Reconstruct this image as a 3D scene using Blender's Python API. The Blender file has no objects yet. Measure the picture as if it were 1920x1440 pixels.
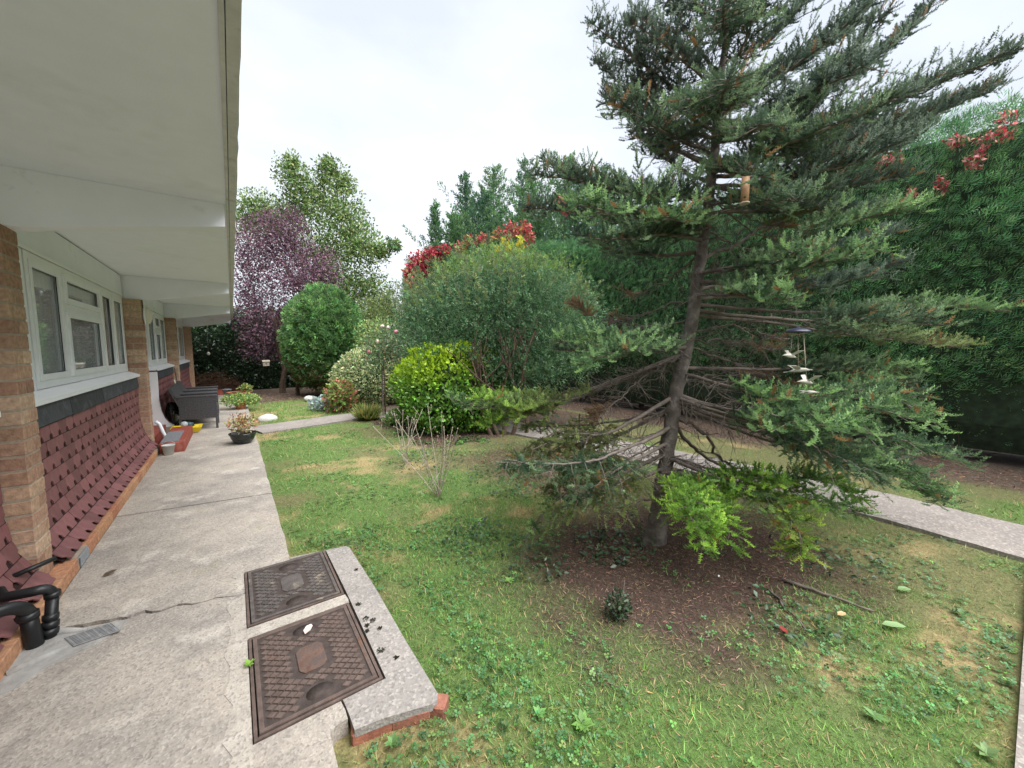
import bpy, bmesh, math, random
import numpy as np
from mathutils import Vector, Matrix
rng = np.random.default_rng(7); random.seed(7)
S = bpy.context.scene
COL = S.collection
# ---------------------------------------------------------------- camera, sky, sun, exposure
CAM_H = 1.4
YAW, PITCH, FPX = math.radians(35.96), math.radians(5.15), 721.0
cd = bpy.data.cameras.new('camera'); cam = bpy.data.objects.new('camera', cd); COL.objects.link(cam)
cd.sensor_width = 36.0; cd.lens = FPX / 1920 * 36; cd.clip_start = 0.02; cd.clip_end = 3000
cam.location = (0, 0, CAM_H); cam.rotation_euler = (math.pi / 2 - PITCH, 0, -YAW); S.camera = cam
SUN_EL, SUN_AZ = math.radians(60), math.radians(158)      # azimuth clockwise from +Y
W = bpy.data.worlds.new('World'); S.world = W; W.use_nodes = True
nt = W.node_tree; N = nt.nodes; L = nt.links
bg = N['Background']; bg.inputs['Strength'].default_value = 0.055
sky = N.new('ShaderNodeTexSky'); sky.sky_type = 'NISHITA'; sky.sun_disc = False
sky.sun_elevation = SUN_EL; sky.sun_rotation = SUN_AZ; sky.air_density = 1.0; sky.dust_density = 3.0
tc = N.new('ShaderNodeTexCoord'); mp = N.new('ShaderNodeMapping'); mp.inputs['Scale'].default_value = (1, 1, 2.4)
nz = N.new('ShaderNodeTexNoise'); nz.inputs['Scale'].default_value = 1.7; nz.inputs['Detail'].default_value = 5; nz.inputs['Roughness'].default_value = .5
cr = N.new('ShaderNodeValToRGB'); cr.color_ramp.elements[0].position = .38; cr.color_ramp.elements[1].position = .66
cr.color_ramp.elements[0].color = (4.0, 4.3, 4.8, 1); cr.color_ramp.elements[1].color = (5.2, 5.4, 5.7, 1)
mx = N.new('ShaderNodeMixRGB'); mx.inputs[0].default_value = .9
L.new(tc.outputs['Generated'], mp.inputs[0]); L.new(mp.outputs[0], nz.inputs['Vector']); L.new(nz.outputs['Fac'], cr.inputs[0])
L.new(sky.outputs[0], mx.inputs[1]); L.new(cr.outputs[0], mx.inputs[2]); L.new(mx.outputs[0], bg.inputs['Color'])
sd = bpy.data.lights.new('sun', 'SUN'); sd.energy = 2.0; sd.angle = math.radians(70); sd.color = (1, .985, .985)
sun = bpy.data.objects.new('sun', sd); COL.objects.link(sun)
sv = Vector((math.sin(SUN_AZ) * math.cos(SUN_EL), math.cos(SUN_AZ) * math.cos(SUN_EL), math.sin(SUN_EL)))
sun.rotation_euler = sv.to_track_quat('Z', 'Y').to_euler(); sun.location = (0, -5, 12)
S.view_settings.view_transform = 'Standard'; S.view_settings.look = 'None'
S.view_settings.exposure = 2.05; S.view_settings.gamma = 1; S.view_settings.use_curve_mapping = False
S.render.engine = 'CYCLES'
S.cycles.max_bounces = 8; S.cycles.diffuse_bounces = 4; S.cycles.transparent_max_bounces = 12
# ---------------------------------------------------------------- picture point -> direction -> point helpers
_f = np.array([math.sin(YAW) * math.cos(PITCH), math.cos(YAW) * math.cos(PITCH), -math.sin(PITCH)])
_r = np.array([math.cos(YAW), -math.sin(YAW), 0.0]); _u = np.cross(_r, _f)
C0 = np.array([0, 0, CAM_H])
def ray(px, py): return _f + _r * ((px - 960) / FPX) + _u * ((720 - py) / FPX)
def P(px, py, d): return C0 + ray(px, py) * d                       # at forward distance d
def G(px, py, z=-.06): w = ray(px, py); return C0 + w * ((z - CAM_H) / w[2])   # on the ground
# ---------------------------------------------------------------- object helpers
def tag(o, label=None, cat=None, group=None, kind=None):
    if label: o['label'] = label
    if cat: o['category'] = cat
    if group: o['group'] = group
    if kind: o['kind'] = kind
    return o
def thing(name, label, cat, loc, group=None):
    o = bpy.data.objects.new(name, None); COL.objects.link(o); o.location = Vector(loc); o.empty_display_size = .1
    return tag(o, label, cat, group)
def wloc(o):
    v = Vector((0, 0, 0))
    while o: v += o.location; o = o.parent
    return v
def link(name, me, mat=None, parent=None, loc=None, rot=None):
    o = bpy.data.objects.new(name, me); COL.objects.link(o)
    if mat is not None and not me.materials:
        for m in (mat if isinstance(mat, (list, tuple)) else [mat]): me.materials.append(m)
    if parent: o.parent = parent
    if loc is not None: o.location = Vector(loc) - (wloc(parent) if parent else Vector())
    if rot is not None: o.rotation_euler = rot
    return o
class MB:
    """collects pieces in world coordinates; build() links them as one mesh object"""
    def __init__(s): s.v = []; s.f = []; s.mi = []; s.sm = []
    def add(s, V, F, mi=0, sm=False):
        n = len(s.v); s.v += [tuple(map(float, p)) for p in V]
        for q in F: s.f.append(tuple(i + n for i in q)); s.mi.append(mi); s.sm.append(sm)
        return s
    def box(s, x0, x1, y0, y1, z0, z1, mi=0):
        V = [(x, y, z) for z in (z0, z1) for y in (y0, y1) for x in (x0, x1)]
        return s.add(V, [(0, 2, 3, 1), (4, 5, 7, 6), (0, 1, 5, 4), (2, 6, 7, 3), (0, 4, 6, 2), (1, 3, 7, 5)], mi)
    def cbox(s, x0, x1, y0, y1, z0, z1, c, mi=0):      # chamfered box
        bm = bmesh.new(); bmesh.ops.create_cube(bm, size=1)
        for v in bm.verts: v.co = Vector(((x0 + x1) / 2 + v.co.x * (x1 - x0), (y0 + y1) / 2 + v.co.y * (y1 - y0), (z0 + z1) / 2 + v.co.z * (z1 - z0)))
        bmesh.ops.bevel(bm, geom=bm.edges[:], offset=c, segments=1, affect='EDGES')
        bm.verts.index_update(); s.add([v.co for v in bm.verts], [[v.index for v in f.verts] for f in bm.faces], mi); bm.free(); return s
    def tube(s, pts, rad, n=6, mi=0, cap=True):
        pts = [np.array(p, float) for p in pts]
        if not hasattr(rad, '__len__'): rad = [rad] * len(pts)
        V = []; up = np.array([0.13, .21, .97])
        for i, p in enumerate(pts):
            d = pts[min(i + 1, len(pts) - 1)] - pts[max(i - 1, 0)]; d = d / (np.linalg.norm(d) + 1e-9)
            a = np.cross(d, up if abs(d @ up) < .95 else np.array([1., 0, 0])); a /= np.linalg.norm(a); b = np.cross(d, a)
            for k in range(n):
                t = 2 * math.pi * k / n; V.append(p + rad[i] * (a * math.cos(t) + b * math.sin(t)))
        F = [(i * n + k, i * n + (k + 1) % n, (i + 1) * n + (k + 1) % n, (i + 1) * n + k) for i in range(len(pts) - 1) for k in range(n)]
        if cap: F += [tuple(range(n))[::-1], tuple((len(pts) - 1) * n + k for k in range(n))]
        return s.add(V, F, mi, True)
    def lathe(s, prof, c, n=24, mi=0, sx=1, sy=1):
        V = []; c = np.array(c, float)
        for r, z in prof:
            for k in range(n): t = 2 * math.pi * k / n; V.append(c + [r * math.cos(t) * sx, r * math.sin(t) * sy, z])
        F = [(i * n + k, i * n + (k + 1) % n, (i + 1) * n + (k + 1) % n, (i + 1) * n + k) for i in range(len(prof) - 1) for k in range(n)]
        F += [tuple(range(n))[::-1], tuple((len(prof) - 1) * n + k for k in range(n))]
        return s.add(V, F, mi, True)
    def build(s, name, mat, parent=None, kind=None):
        me = bpy.data.meshes.new(name); off = np.array(wloc(parent)) if parent else np.zeros(3)
        me.from_pydata([tuple(np.array(p) - off) for p in s.v], [], s.f)
        me.polygons.foreach_set('material_index', s.mi); me.polygons.foreach_set('use_smooth', s.sm); me.update()
        o = link(name, me, mat, parent)
        if kind: o['kind'] = kind
        return o
def fill(loops, ztop, zbot, wob=0.0):
    """flat slab from an outline and holes (2-D loops), with vertical sides"""
    bm = bmesh.new(); es = []; rings = []
    for lp in loops:
        vs = [bm.verts.new((x, y, ztop)) for x, y in lp]; rings.append(vs)
        es += [bm.edges.new((vs[i], vs[(i + 1) % len(vs)])) for i in range(len(vs))]
    bmesh.ops.triangle_fill(bm, use_beauty=True, use_dissolve=False, edges=es)
    for vs in rings:
        lo = [bm.verts.new((v.co.x, v.co.y, zbot)) for v in vs]
        for i in range(len(vs)): j = (i + 1) % len(vs); bm.faces.new((vs[i], lo[i], lo[j], vs[j]))
    bmesh.ops.recalc_face_normals(bm, faces=bm.faces[:])
    top = [f for f in bm.faces if all(abs(v.co.z - ztop) < 1e-6 for v in f.verts)]
    if top and top[0].normal.z < 0: bmesh.ops.reverse_faces(bm, faces=bm.faces[:])
    me = bpy.data.meshes.new('slab'); bm.to_mesh(me); bm.free(); return me
def obj_from(me, name, mat, parent=None):
    me.name = name
    if parent: me.transform(Matrix.Translation(-wloc(parent)))
    return link(name, me, mat, parent)
# ---------------------------------------------------------------- noise
def vnoise(x, y, seed=0):
    xi = np.floor(x).astype(int); yi = np.floor(y).astype(int); xf = x - xi; yf = y - yi
    def h(a, b):
        n = (a * 374761393 + b * 668265263 + seed * 974711) & 0x7fffffff
        n = ((n ^ (n >> 13)) * 1274126177) & 0x7fffffff
        return (n ^ (n >> 16)) % 10007 / 10007.0
    u = xf * xf * (3 - 2 * xf); v = yf * yf * (3 - 2 * yf)
    return (h(xi, yi) * (1 - u) + h(xi + 1, yi) * u) * (1 - v) + (h(xi, yi + 1) * (1 - u) + h(xi + 1, yi + 1) * u) * v
def fbm(x, y, sc, seed=0, o=4):
    x = np.asarray(x, float) * sc; y = np.asarray(y, float) * sc; a = .5; t = 0
    for i in range(o): t = t + a * vnoise(x, y, seed + i); x = x * 2.03 + 5.1; y = y * 2.03 + 9.7; a *= .5
    return t / (1 - .5 ** o)
def sst(a, b, x): t = np.clip((x - a) / (b - a), 0, 1); return t * t * (3 - 2 * t)
# ---------------------------------------------------------------- leaf instancing (baked into one mesh)
def unit(v): return v / (np.linalg.norm(v, axis=-1, keepdims=True) + 1e-9)
T_LEAF = (np.array([(0, 0, 0), (.42, .27, .07), (1, 0, 0), (.42, -.27, .07)]), np.array([(0, 1, 2), (0, 2, 3)]), np.array([.85, 1, 1.1, 1]))
T_OVAL = (np.array([(0, 0, 0), (.3, .26, .05), (.75, .24, .03), (1, 0, -.04), (.75, -.24, .03), (.3, -.26, .05), (.5, 0, -.03)]),
          np.array([(0, 6, 1), (1, 6, 2), (2, 6, 3), (3, 6, 4), (4, 6, 5), (5, 6, 0)]), np.array([.8, 1, 1.05, 1.1, 1.05, 1, .9]))
def mk_shoot(nn=24, nl=.24, w=.050, seed=1):
    r = np.random.default_rng(seed); V = []; F = []; c = []
    for i in range(nn):
        t = .06 + .9 * i / nn; a = (i * 2.399) % (2 * math.pi)
        if math.sin(a) < -.55: a = -a                               # fewer needles below the twig
        l = nl * (1 - .25 * t) * r.uniform(.8, 1.15); fw = .22 + .45 * t * t
        d = np.array([fw, math.cos(a), math.sin(a) * .8 + .12]); d /= np.linalg.norm(d)
        s = np.cross(d, [1, 0, 0]); s /= np.linalg.norm(s); b = np.array([t, 0, 0])
        n = len(V); V += [b - s * w, b + s * w, b + d * l]; F.append((n, n + 1, n + 2)); c += [.75, .75, 1.15]
    n = len(V); V += [(0, .012, 0), (0, -.012, 0), (1, 0, .0)]; F.append((n, n + 1, n + 2)); c += [.55, .55, .7]
    return np.array(V), np.array(F), np.array(c)
T_SHOOT = mk_shoot()
def mk_spray(nf=7, seed=3, w=.055):
    r = np.random.default_rng(seed); V = []; F = []; c = []
    for i in range(nf):
        t = i / (nf - 1) * .62; sd = (-1) ** i; a = sd * r.uniform(.45, .8) * (1 if i < nf - 1 else .1); l = (1 - t) * r.uniform(.55, .8)
        b = np.array([t, 0, 0]); d = np.array([math.cos(a), math.sin(a), r.uniform(-.12, .22)]); s = np.array([-math.sin(a), math.cos(a), r.uniform(-.3, .3)]) * w
        n = len(V); V += [b, b + d * l * .55 + s, b + d * l, b + d * l * .55 - s]; F += [(n, n + 2, n + 1), (n, n + 3, n + 2)]; c += [.7, .95, 1.2, .95]
    return np.array(V), np.array(F), np.array(c)
T_SPRAY = mk_spray(); T_SPRAY2 = mk_spray(5, 9, .08); T_HEDGE = mk_spray(5, 5, .036); T_SPRAY3 = mk_spray(3, 4, .10)
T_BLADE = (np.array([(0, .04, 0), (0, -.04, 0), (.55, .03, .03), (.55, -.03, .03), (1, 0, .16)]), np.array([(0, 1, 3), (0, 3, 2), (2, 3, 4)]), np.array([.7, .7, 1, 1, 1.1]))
T_CHIP = (np.array([(0, .06, 0), (0, -.06, 0), (1, -.04, .05), (1, .05, .0)]), np.array([(0, 1, 2), (0, 2, 3)]), np.array([1, 1, 1, 1]))
def mk_clover():
    V = []; F = []; c = []
    for k in range(3):
        a = k * 2.094; d = np.array([math.cos(a), math.sin(a), .1]); s = np.array([-math.sin(a), math.cos(a), 0]) * .42
        n = len(V); V += [(0, 0, 0), d * .6 + s, d * 1.0, d * .6 - s]; F += [(n, n + 1, n + 2), (n, n + 2, n + 3)]; c += [.8, 1, 1.1, 1]
    return np.array(V), np.array(F), np.array(c)
T_CLOVER = mk_clover()
def inst(T, pos, dirs, scale, cols, up=None, roll=.5):
    """numpy arrays of verts, tris and colours for a template set at many places"""
    tv, tf, tcv = T; n = len(pos); pos = np.asarray(pos, float); d = unit(np.asarray(dirs, float))
    if up is None: up = np.tile([0., 0, 1], (n, 1))
    up = unit(up + rng.normal(0, roll, (n, 3)))
    s = np.cross(up, d); s = unit(s); nn = np.cross(d, s)
    sc = np.broadcast_to(np.asarray(scale, float), (n,))[:, None, None]
    V = pos[:, None] + sc * (tv[None, :, 0:1] * d[:, None] + tv[None, :, 1:2] * s[:, None] + tv[None, :, 2:3] * nn[:, None])
    F = (tf[None] + (np.arange(n) * len(tv))[:, None, None]).reshape(-1, 3)
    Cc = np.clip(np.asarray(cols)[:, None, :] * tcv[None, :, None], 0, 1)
    return V.reshape(-1, 3), F, Cc.reshape(-1, 3)
def nmesh(name, parts, mat, parent=None, kind='stuff', label=None):
    Vs = []; Fs = []; Cs = []; o = 0
    for V, F, c in parts:
        Vs.append(V); Fs.append(F + o); Cs.append(c); o += len(V)
    V = np.concatenate(Vs); F = np.concatenate(Fs); c = np.concatenate(Cs)
    if parent: V = V - np.array(wloc(parent))
    me = bpy.data.meshes.new(name); nf = len(F)
    me.vertices.add(len(V)); me.vertices.foreach_set('co', V.astype(np.float32).ravel())
    me.loops.add(nf * 3); me.loops.foreach_set('vertex_index', F.astype(np.int32).ravel())
    me.polygons.add(nf); me.polygons.foreach_set('loop_start', np.arange(0, nf * 3, 3, dtype=np.int32))
    try: me.polygons.foreach_set('loop_total', np.full(nf, 3, dtype=np.int32))
    except Exception: pass
    a = me.color_attributes.new('Col', 'FLOAT_COLOR', 'POINT')
    a.data.foreach_set('color', np.concatenate([c, np.ones((len(c), 1))], 1).astype(np.float32).ravel())
    me.update(calc_edges=True); me.validate()
    ob = link(name, me, mat, parent)
    if kind: ob['kind'] = kind
    return ob
def vary(base, n, h=.12, v=.25, alt=None, af=.15):
    """n colours round a base, some of them of another tint"""
    c = np.tile(np.array(base, float), (n, 1))
    if alt is not None:
        m = rng.random(n) < af; c[m] = np.array(alt)
    return np.clip(c * (1 + rng.normal(0, v, (n, 1))) * (1 + rng.normal(0, h, (n, 3))), .004, .95)
# ---------------------------------------------------------------- materials
def pm(name):
    m = bpy.data.materials.new(name); m.use_nodes = True
    return m, m.node_tree, m.node_tree.nodes['Principled BSDF']
def M(name, col, rough=.75, var=.15, sc=12, bump=.15, bsc=60, spec=.3, metal=0, rnd=0, stain=None, stsc=2.5, stw=(.55, .7)):
    m, t, b = pm(name); n = t.nodes; l = t.links
    tc = n.new('ShaderNodeTexCoord'); no = n.new('ShaderNodeTexNoise'); no.inputs['Scale'].default_value = sc; no.inputs['Detail'].default_value = 6
    rp = n.new('ShaderNodeMapRange'); rp.inputs['From Min'].default_value = .3; rp.inputs['From Max'].default_value = .7
    rp.inputs['To Min'].default_value = 1 - var; rp.inputs['To Max'].default_value = 1 + var
    vm = n.new('ShaderNodeVectorMath'); vm.operation = 'SCALE'; vm.inputs[0].default_value = col
    l.new(tc.outputs['Object'], no.inputs['Vector']); l.new(no.outputs['Fac'], rp.inputs['Value']); l.new(rp.outputs[0], vm.inputs['Scale'])
    out = vm.outputs[0]
    if rnd:
        oi = n.new('ShaderNodeObjectInfo'); r2 = n.new('ShaderNodeMapRange'); r2.inputs['To Min'].default_value = 1 - rnd; r2.inputs['To Max'].default_value = 1 + rnd
        v2 = n.new('ShaderNodeVectorMath'); v2.operation = 'SCALE'; l.new(oi.outputs['Random'], r2.inputs['Value']); l.new(out, v2.inputs[0]); l.new(r2.outputs[0], v2.inputs['Scale']); out = v2.outputs[0]
    if stain:
        sn = n.new('ShaderNodeTexNoise'); sn.inputs['Scale'].default_value = stsc; sn.inputs['Detail'].default_value = 8; sn.inputs['Roughness'].default_value = .65
        sr = n.new('ShaderNodeMapRange'); sr.inputs['From Min'].default_value = stw[0]; sr.inputs['From Max'].default_value = stw[1]
        mxx = n.new('ShaderNodeMixRGB'); mxx.inputs[2].default_value = (*stain, 1)
        l.new(tc.outputs['Object'], sn.inputs['Vector']); l.new(sn.outputs['Fac'], sr.inputs['Value']); l.new(sr.outputs[0], mxx.inputs[0]); l.new(out, mxx.inputs[1]); out = mxx.outputs[0]
    l.new(out, b.inputs['Base Color']); b.inputs['Roughness'].default_value = rough; b.inputs['Metallic'].default_value = metal
    b.inputs['Specular IOR Level'].default_value = spec
    if bump:
        bn = n.new('ShaderNodeTexNoise'); bn.inputs['Scale'].default_value = bsc; bn.inputs['Detail'].default_value = 4
        bp = n.new('ShaderNodeBump'); bp.inputs['Strength'].default_value = bump; bp.inputs['Distance'].default_value = .01
        l.new(tc.outputs['Object'], bn.inputs['Vector']); l.new(bn.outputs['Fac'], bp.inputs['Height']); l.new(bp.outputs[0], b.inputs['Normal'])
    return m
def leafmat(name, trans=.3, rough=.5, spec=.35, gain=1.45):
    m, t, b = pm(name); n = t.nodes; l = t.links
    at = n.new('ShaderNodeAttribute'); at.attribute_name = 'Col'; sc_ = n.new('ShaderNodeVectorMath'); sc_.operation = 'SCALE'; sc_.inputs['Scale'].default_value = gain
    l.new(at.outputs['Color'], sc_.inputs[0]); l.new(sc_.outputs[0], b.inputs['Base Color'])
    b.inputs['Roughness'].default_value = rough; b.inputs['Specular IOR Level'].default_value = spec
    if trans:
        tr = n.new('ShaderNodeBsdfTranslucent'); mxs = n.new('ShaderNodeMixShader'); mxs.inputs[0].default_value = trans
        l.new(sc_.outputs[0], tr.inputs['Color']); l.new(b.outputs[0], mxs.inputs[1]); l.new(tr.outputs[0], mxs.inputs[2]); l.new(mxs.outputs[0], n['Material Output'].inputs['Surface'])
    return m
def brickmat(name, ramp):
    m, t, b = pm(name); n = t.nodes; l = t.links
    oi = n.new('ShaderNodeObjectInfo'); cr = n.new('ShaderNodeValToRGB'); e = cr.color_ramp.elements
    while len(e) < len(ramp): e.new(.5)
    for i, c in enumerate(ramp): e[i].position = i / (len(ramp) - 1); e[i].color = (*c, 1)
    l.new(oi.outputs['Random'], cr.inputs[0])
    tc = n.new('ShaderNodeTexCoord'); ge = n.new('ShaderNodeNewGeometry'); no = n.new('ShaderNodeTexNoise'); no.inputs['Scale'].default_value = 38; no.inputs['Detail'].default_value = 6
    rp = n.new('ShaderNodeMapRange'); rp.inputs['From Min'].default_value = .3; rp.inputs['From Max'].default_value = .7; rp.inputs['To Min'].default_value = .72; rp.inputs['To Max'].default_value = 1.22
    vm = n.new('ShaderNodeVectorMath'); vm.operation = 'SCALE'; l.new(ge.outputs['Position'], no.inputs['Vector']); l.new(no.outputs['Fac'], rp.inputs['Value']); l.new(cr.outputs[0], vm.inputs[0]); l.new(rp.outputs[0], vm.inputs['Scale'])
    l.new(vm.outputs[0], b.inputs['Base Color']); b.inputs['Roughness'].default_value = .9; b.inputs['Specular IOR Level'].default_value = .15
    bn = n.new('ShaderNodeTexNoise'); bn.inputs['Scale'].default_value = 110; bp = n.new('ShaderNodeBump'); bp.inputs['Strength'].default_value = .4; bp.inputs['Distance'].default_value = .006
    l.new(ge.outputs['Position'], bn.inputs['Vector']); l.new(bn.outputs['Fac'], bp.inputs['Height']); l.new(bp.outputs[0], b.inputs['Normal'])
    return m
def concmat(name, base, dark, pale, moss=None, agg=1.0):
    """worn concrete: exposed aggregate specks, grey staining, pale bare patches"""
    m, t, b = pm(name); n = t.nodes; l = t.links; ge = n.new('ShaderNodeNewGeometry')
    def noise(sc, det=6, ro=.6):
        q = n.new('ShaderNodeTexNoise'); q.inputs['Scale'].default_value = sc; q.inputs['Detail'].default_value = det; q.inputs['Roughness'].default_value = ro; l.new(ge.outputs['Position'], q.inputs['Vector']); return q.outputs['Fac']
    def rng_(s, a, b_): r = n.new('ShaderNodeMapRange'); r.inputs['From Min'].default_value = a; r.inputs['From Max'].default_value = b_; l.new(s, r.inputs['Value']); return r.outputs[0]
    def mix(f, a, c, k=1.0):
        q = n.new('ShaderNodeMixRGB')
        if k != 1: mu = n.new('ShaderNodeMath'); mu.operation = 'MULTIPLY'; mu.inputs[1].default_value = k; l.new(f, mu.inputs[0]); f = mu.outputs[0]
        l.new(f, q.inputs[0])
        if isinstance(a, tuple): q.inputs[1].default_value = (*a, 1)
        else: l.new(a, q.inputs[1])
        q.inputs[2].default_value = (*c, 1); return q.outputs[0]
    o = mix(rng_(noise(1.5, 8, .65), .42, .62), base, dark, .8)
    o = mix(rng_(noise(2.9, 7, .7), .55, .68), o, pale, .8)
    if moss: o = mix(rng_(noise(2.2, 8, .7), .6, .72), o, moss, .55)
    vo = n.new('ShaderNodeTexVoronoi'); vo.inputs['Scale'].default_value = 120 * agg; l.new(ge.outputs['Position'], vo.inputs['Vector'])
    hs = n.new('ShaderNodeSeparateColor'); l.new(vo.outputs['Color'], hs.inputs[0])
    o = mix(rng_(hs.outputs[0], .70, .8), o, (.56, .52, .46), .30)
    o = mix(rng_(hs.outputs[1], .78, .86), o, (.14, .12, .11), .38)
    o = mix(rng_(noise(60, 4), .55, .7), o, (.16, .15, .145), .35)
    o = mix(rng_(noise(5.5, 9, .75), .50, .66), o, (.20, .185, .165), .45)
    l.new(o, b.inputs['Base Color']); b.inputs['Roughness'].default_value = .92; b.inputs['Specular IOR Level'].default_value = .15
    bp = n.new('ShaderNodeBump'); bp.inputs['Strength'].default_value = .28; bp.inputs['Distance'].default_value = .005
    bp2 = n.new('ShaderNodeBump'); bp2.inputs['Strength'].default_value = .35; bp2.inputs['Distance'].default_value = .02
    l.new(noise(22, 5), bp2.inputs['Height']); l.new(vo.outputs['Distance'], bp.inputs['Height']); l.new(bp2.outputs[0], bp.inputs['Normal']); l.new(bp.outputs[0], b.inputs['Normal'])
    return m
m_white = M('white_upvc', (.86, .875, .90), .35, .03, 5, 0, spec=.5, stain=(.70, .70, .69), stsc=6, stw=(.66, .9))
m_paint = M('white_paint', (.86, .875, .945), .7, .04, 3, .06, 90, stain=(.50, .49, .46), stsc=3.2, stw=(.60, .82))
m_fascia = M('weathered_fascia', (.62, .62, .60), .8, .1, 18, .25, 40, stain=(.34, .33, .30), stsc=9, stw=(.55, .75))
m_soff = M('soffit_paint', (.89, .91, .99), .85, .02, 9, .08, 140, stain=(.76, .77, .80), stsc=1.6, stw=(.55, .8))
m_brick = brickmat('buff_brick', [(.30, .17, .12), (.45, .30, .20), (.35, .205, .14), (.50, .35, .235), (.41, .255, .175), (.55, .40, .28), (.32, .18, .125)])
m_mortar = M('mortar', (.36, .30, .23), .95, .15, 30, .3, 80)
m_plinth = brickmat('orange_brick', [(.42, .22, .12), (.50, .28, .16), (.38, .17, .10), (.46, .26, .15)])
m_redbrick = brickmat('red_brick', [(.34, .14, .09), (.27, .115, .08), (.38, .18, .12)])
m_tile = M('maroon_tile_paint', (.20, .085, .085), .62, .18, 14, .15, 70, spec=.35, rnd=.24, stain=(.25, .125, .115), stsc=7, stw=(.5, .75))
m_tiled = M('dark_tile', (.030, .012, .011), .9, .2, 20, .1)  # much darker than the maroon; upper tile parts, seen in the notches
m_slate = M('slate', (.055, .06, .07), .6, .25, 16, .35, 35, rnd=.25, stain=(.14, .145, .15), stsc=8, stw=(.55, .75))
m_black = M('black_plastic', (.012, .013, .014), .42, .2, 12, .05, spec=.45, stain=(.05, .05, .048), stsc=12, stw=(.55, .8))
m_iron = M('cast_iron', (.135, .098, .082), .62, .25, 25, .35, 120, spec=.4, metal=.25, stain=(.20, .085, .04), stsc=7, stw=(.6, .75))
m_iron2 = M('cast_iron_grey', (.125, .108, .098), .55, .25, 25, .35, 120, spec=.4, metal=.3, stain=(.36, .30, .22), stsc=10, stw=(.58, .7))
m_rust = M('rusty_iron', (.15, .088, .066), .85, .35, 30, .4, 90, stain=(.10, .074, .064), stsc=16, stw=(.42, .6))
m_irond = M('grimy_iron', (.062, .047, .041), .8, .3, 30, .3, 90)
m_soil = M('dark_soil', (.045, .032, .022), .95, .4, 30, .6, 50)
m_galv = M('galvanised_steel', (.42, .43, .44), .45, .2, 30, .1, metal=.6, spec=.5)
m_mort2 = M('grey_cement', (.33, .32, .30), .95, .15, 22, .4, 50, stain=(.22, .21, .19), stsc=7)
m_conc = concmat('path_concrete', (.40, .355, .30), (.24, .22, .20), (.57, .52, .45), (.36, .32, .17))
m_conc2 = concmat('surround_concrete', (.31, .285, .26), (.21, .20, .19), (.42, .385, .345), None, .8)
m_concs = concmat('pale_cement_strip', (.45, .405, .345), (.33, .30, .26), (.60, .56, .50), None, 1.0)
m_gpath = concmat('garden_path_concrete', (.275, .245, .22), (.19, .17, .155), (.34, .305, .275), None, .7)
m_leaf = leafmat('leaf'); m_leafg = leafmat('glossy_leaf', .22, .32, .5); m_needle = leafmat('needles', .34, .6, .12, 1.75); m_dry = leafmat('dry_litter', .05, .9, .1)
m_bark = M('fir_bark', (.115, .098, .085), .95, .35, 14, .8, 45, stain=(.24, .215, .19), stsc=12, stw=(.5, .7))
m_twig = M('grey_twig', (.15, .125, .105), .95, .3, 20, .3, 80)
m_bark2 = M('brown_bark', (.11, .075, .055), .95, .35, 14, .6, 45)
m_pale = M('pale_twig', (.38, .33, .26), .9, .2, 20, .2)
m_terra = M('terracotta', (.48, .17, .085), .85, .15, 14, .2, stain=(.52, .30, .2), stsc=6)
m_glaze = M('dark_glaze', (.014, .02, .017), .18, .2, 6, .02, spec=.6)
m_grey = M('grey_plastic', (.22, .25, .28), .5, .1, 8, .02)
m_yellow = M('yellow_plastic', (.75, .56, .02), .4, .06, 6, .02, spec=.5)
m_redp = M('red_step_paint', (.27, .062, .042), .7, .14, 9, .2, stain=(.36, .13, .10), stsc=5)
m_mat = M('grey_doormat', (.20, .205, .22), .95, .2, 60, .5, 200)
m_wick = M('dark_wicker', (.06, .058, .062), .55, .3, 40, .2, 80, spec=.4)
m_stone = M('white_stone', (.55, .54, .50), .9, .12, 10, .5, 20)
m_wood = M('bamboo', (.34, .20, .105), .6, .25, 14, .1, 40, stain=(.22, .12, .06), stsc=14)
m_bird = M('cream_plastic', (.66, .64, .53), .4, .06, 6, 0)
m_navy = M('dark_solar_cap', (.03, .032, .06), .35, .1, 6, 0, spec=.5)
m_inner = M('hedge_interior', (.026, .042, .024), .98, .4, 12, .5, 20)
m_curtain = M('curtain', (.62, .63, .62), .95, .08, 8, 0)
m_blind = M('pale_blind', (.78, .78, .77), .95, .06, 8, 0)
m_room = M('room_wall', (.32, .30, .27), .95, .05, 2, 0)
m_roof = M('roof_tile', (.16, .10, .08), .9, .2, 8, .3)
m_glassp = None
def glass():
    m, t, b = pm('window_glass'); n = t.nodes; l = t.links
    tr = n.new('ShaderNodeBsdfTransparent'); tr.inputs[0].default_value = (.93, .95, .95, 1)
    gl = n.new('ShaderNodeBsdfGlossy'); gl.inputs['Roughness'].default_value = .01; gl.inputs[0].default_value = (1, 1, 1, 1)
    fr = n.new('ShaderNodeLayerWeight'); pw = n.new('ShaderNodeMath'); pw.operation = 'POWER'; pw.inputs[1].default_value = 4.0; ml = n.new('ShaderNodeMath'); ml.operation = 'MULTIPLY_ADD'; ml.inputs[1].default_value = .62; ml.inputs[2].default_value = .05
    ms = n.new('ShaderNodeMixShader'); l.new(fr.outputs['Facing'], pw.inputs[0]); l.new(pw.outputs[0], ml.inputs[0]); l.new(ml.outputs[0], ms.inputs[0]); l.new(tr.outputs[0], ms.inputs[1]); l.new(gl.outputs[0], ms.inputs[2]); l.new(ms.outputs[0], n['Material Output'].inputs['Surface']); return m
m_glass = glass()
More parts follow.
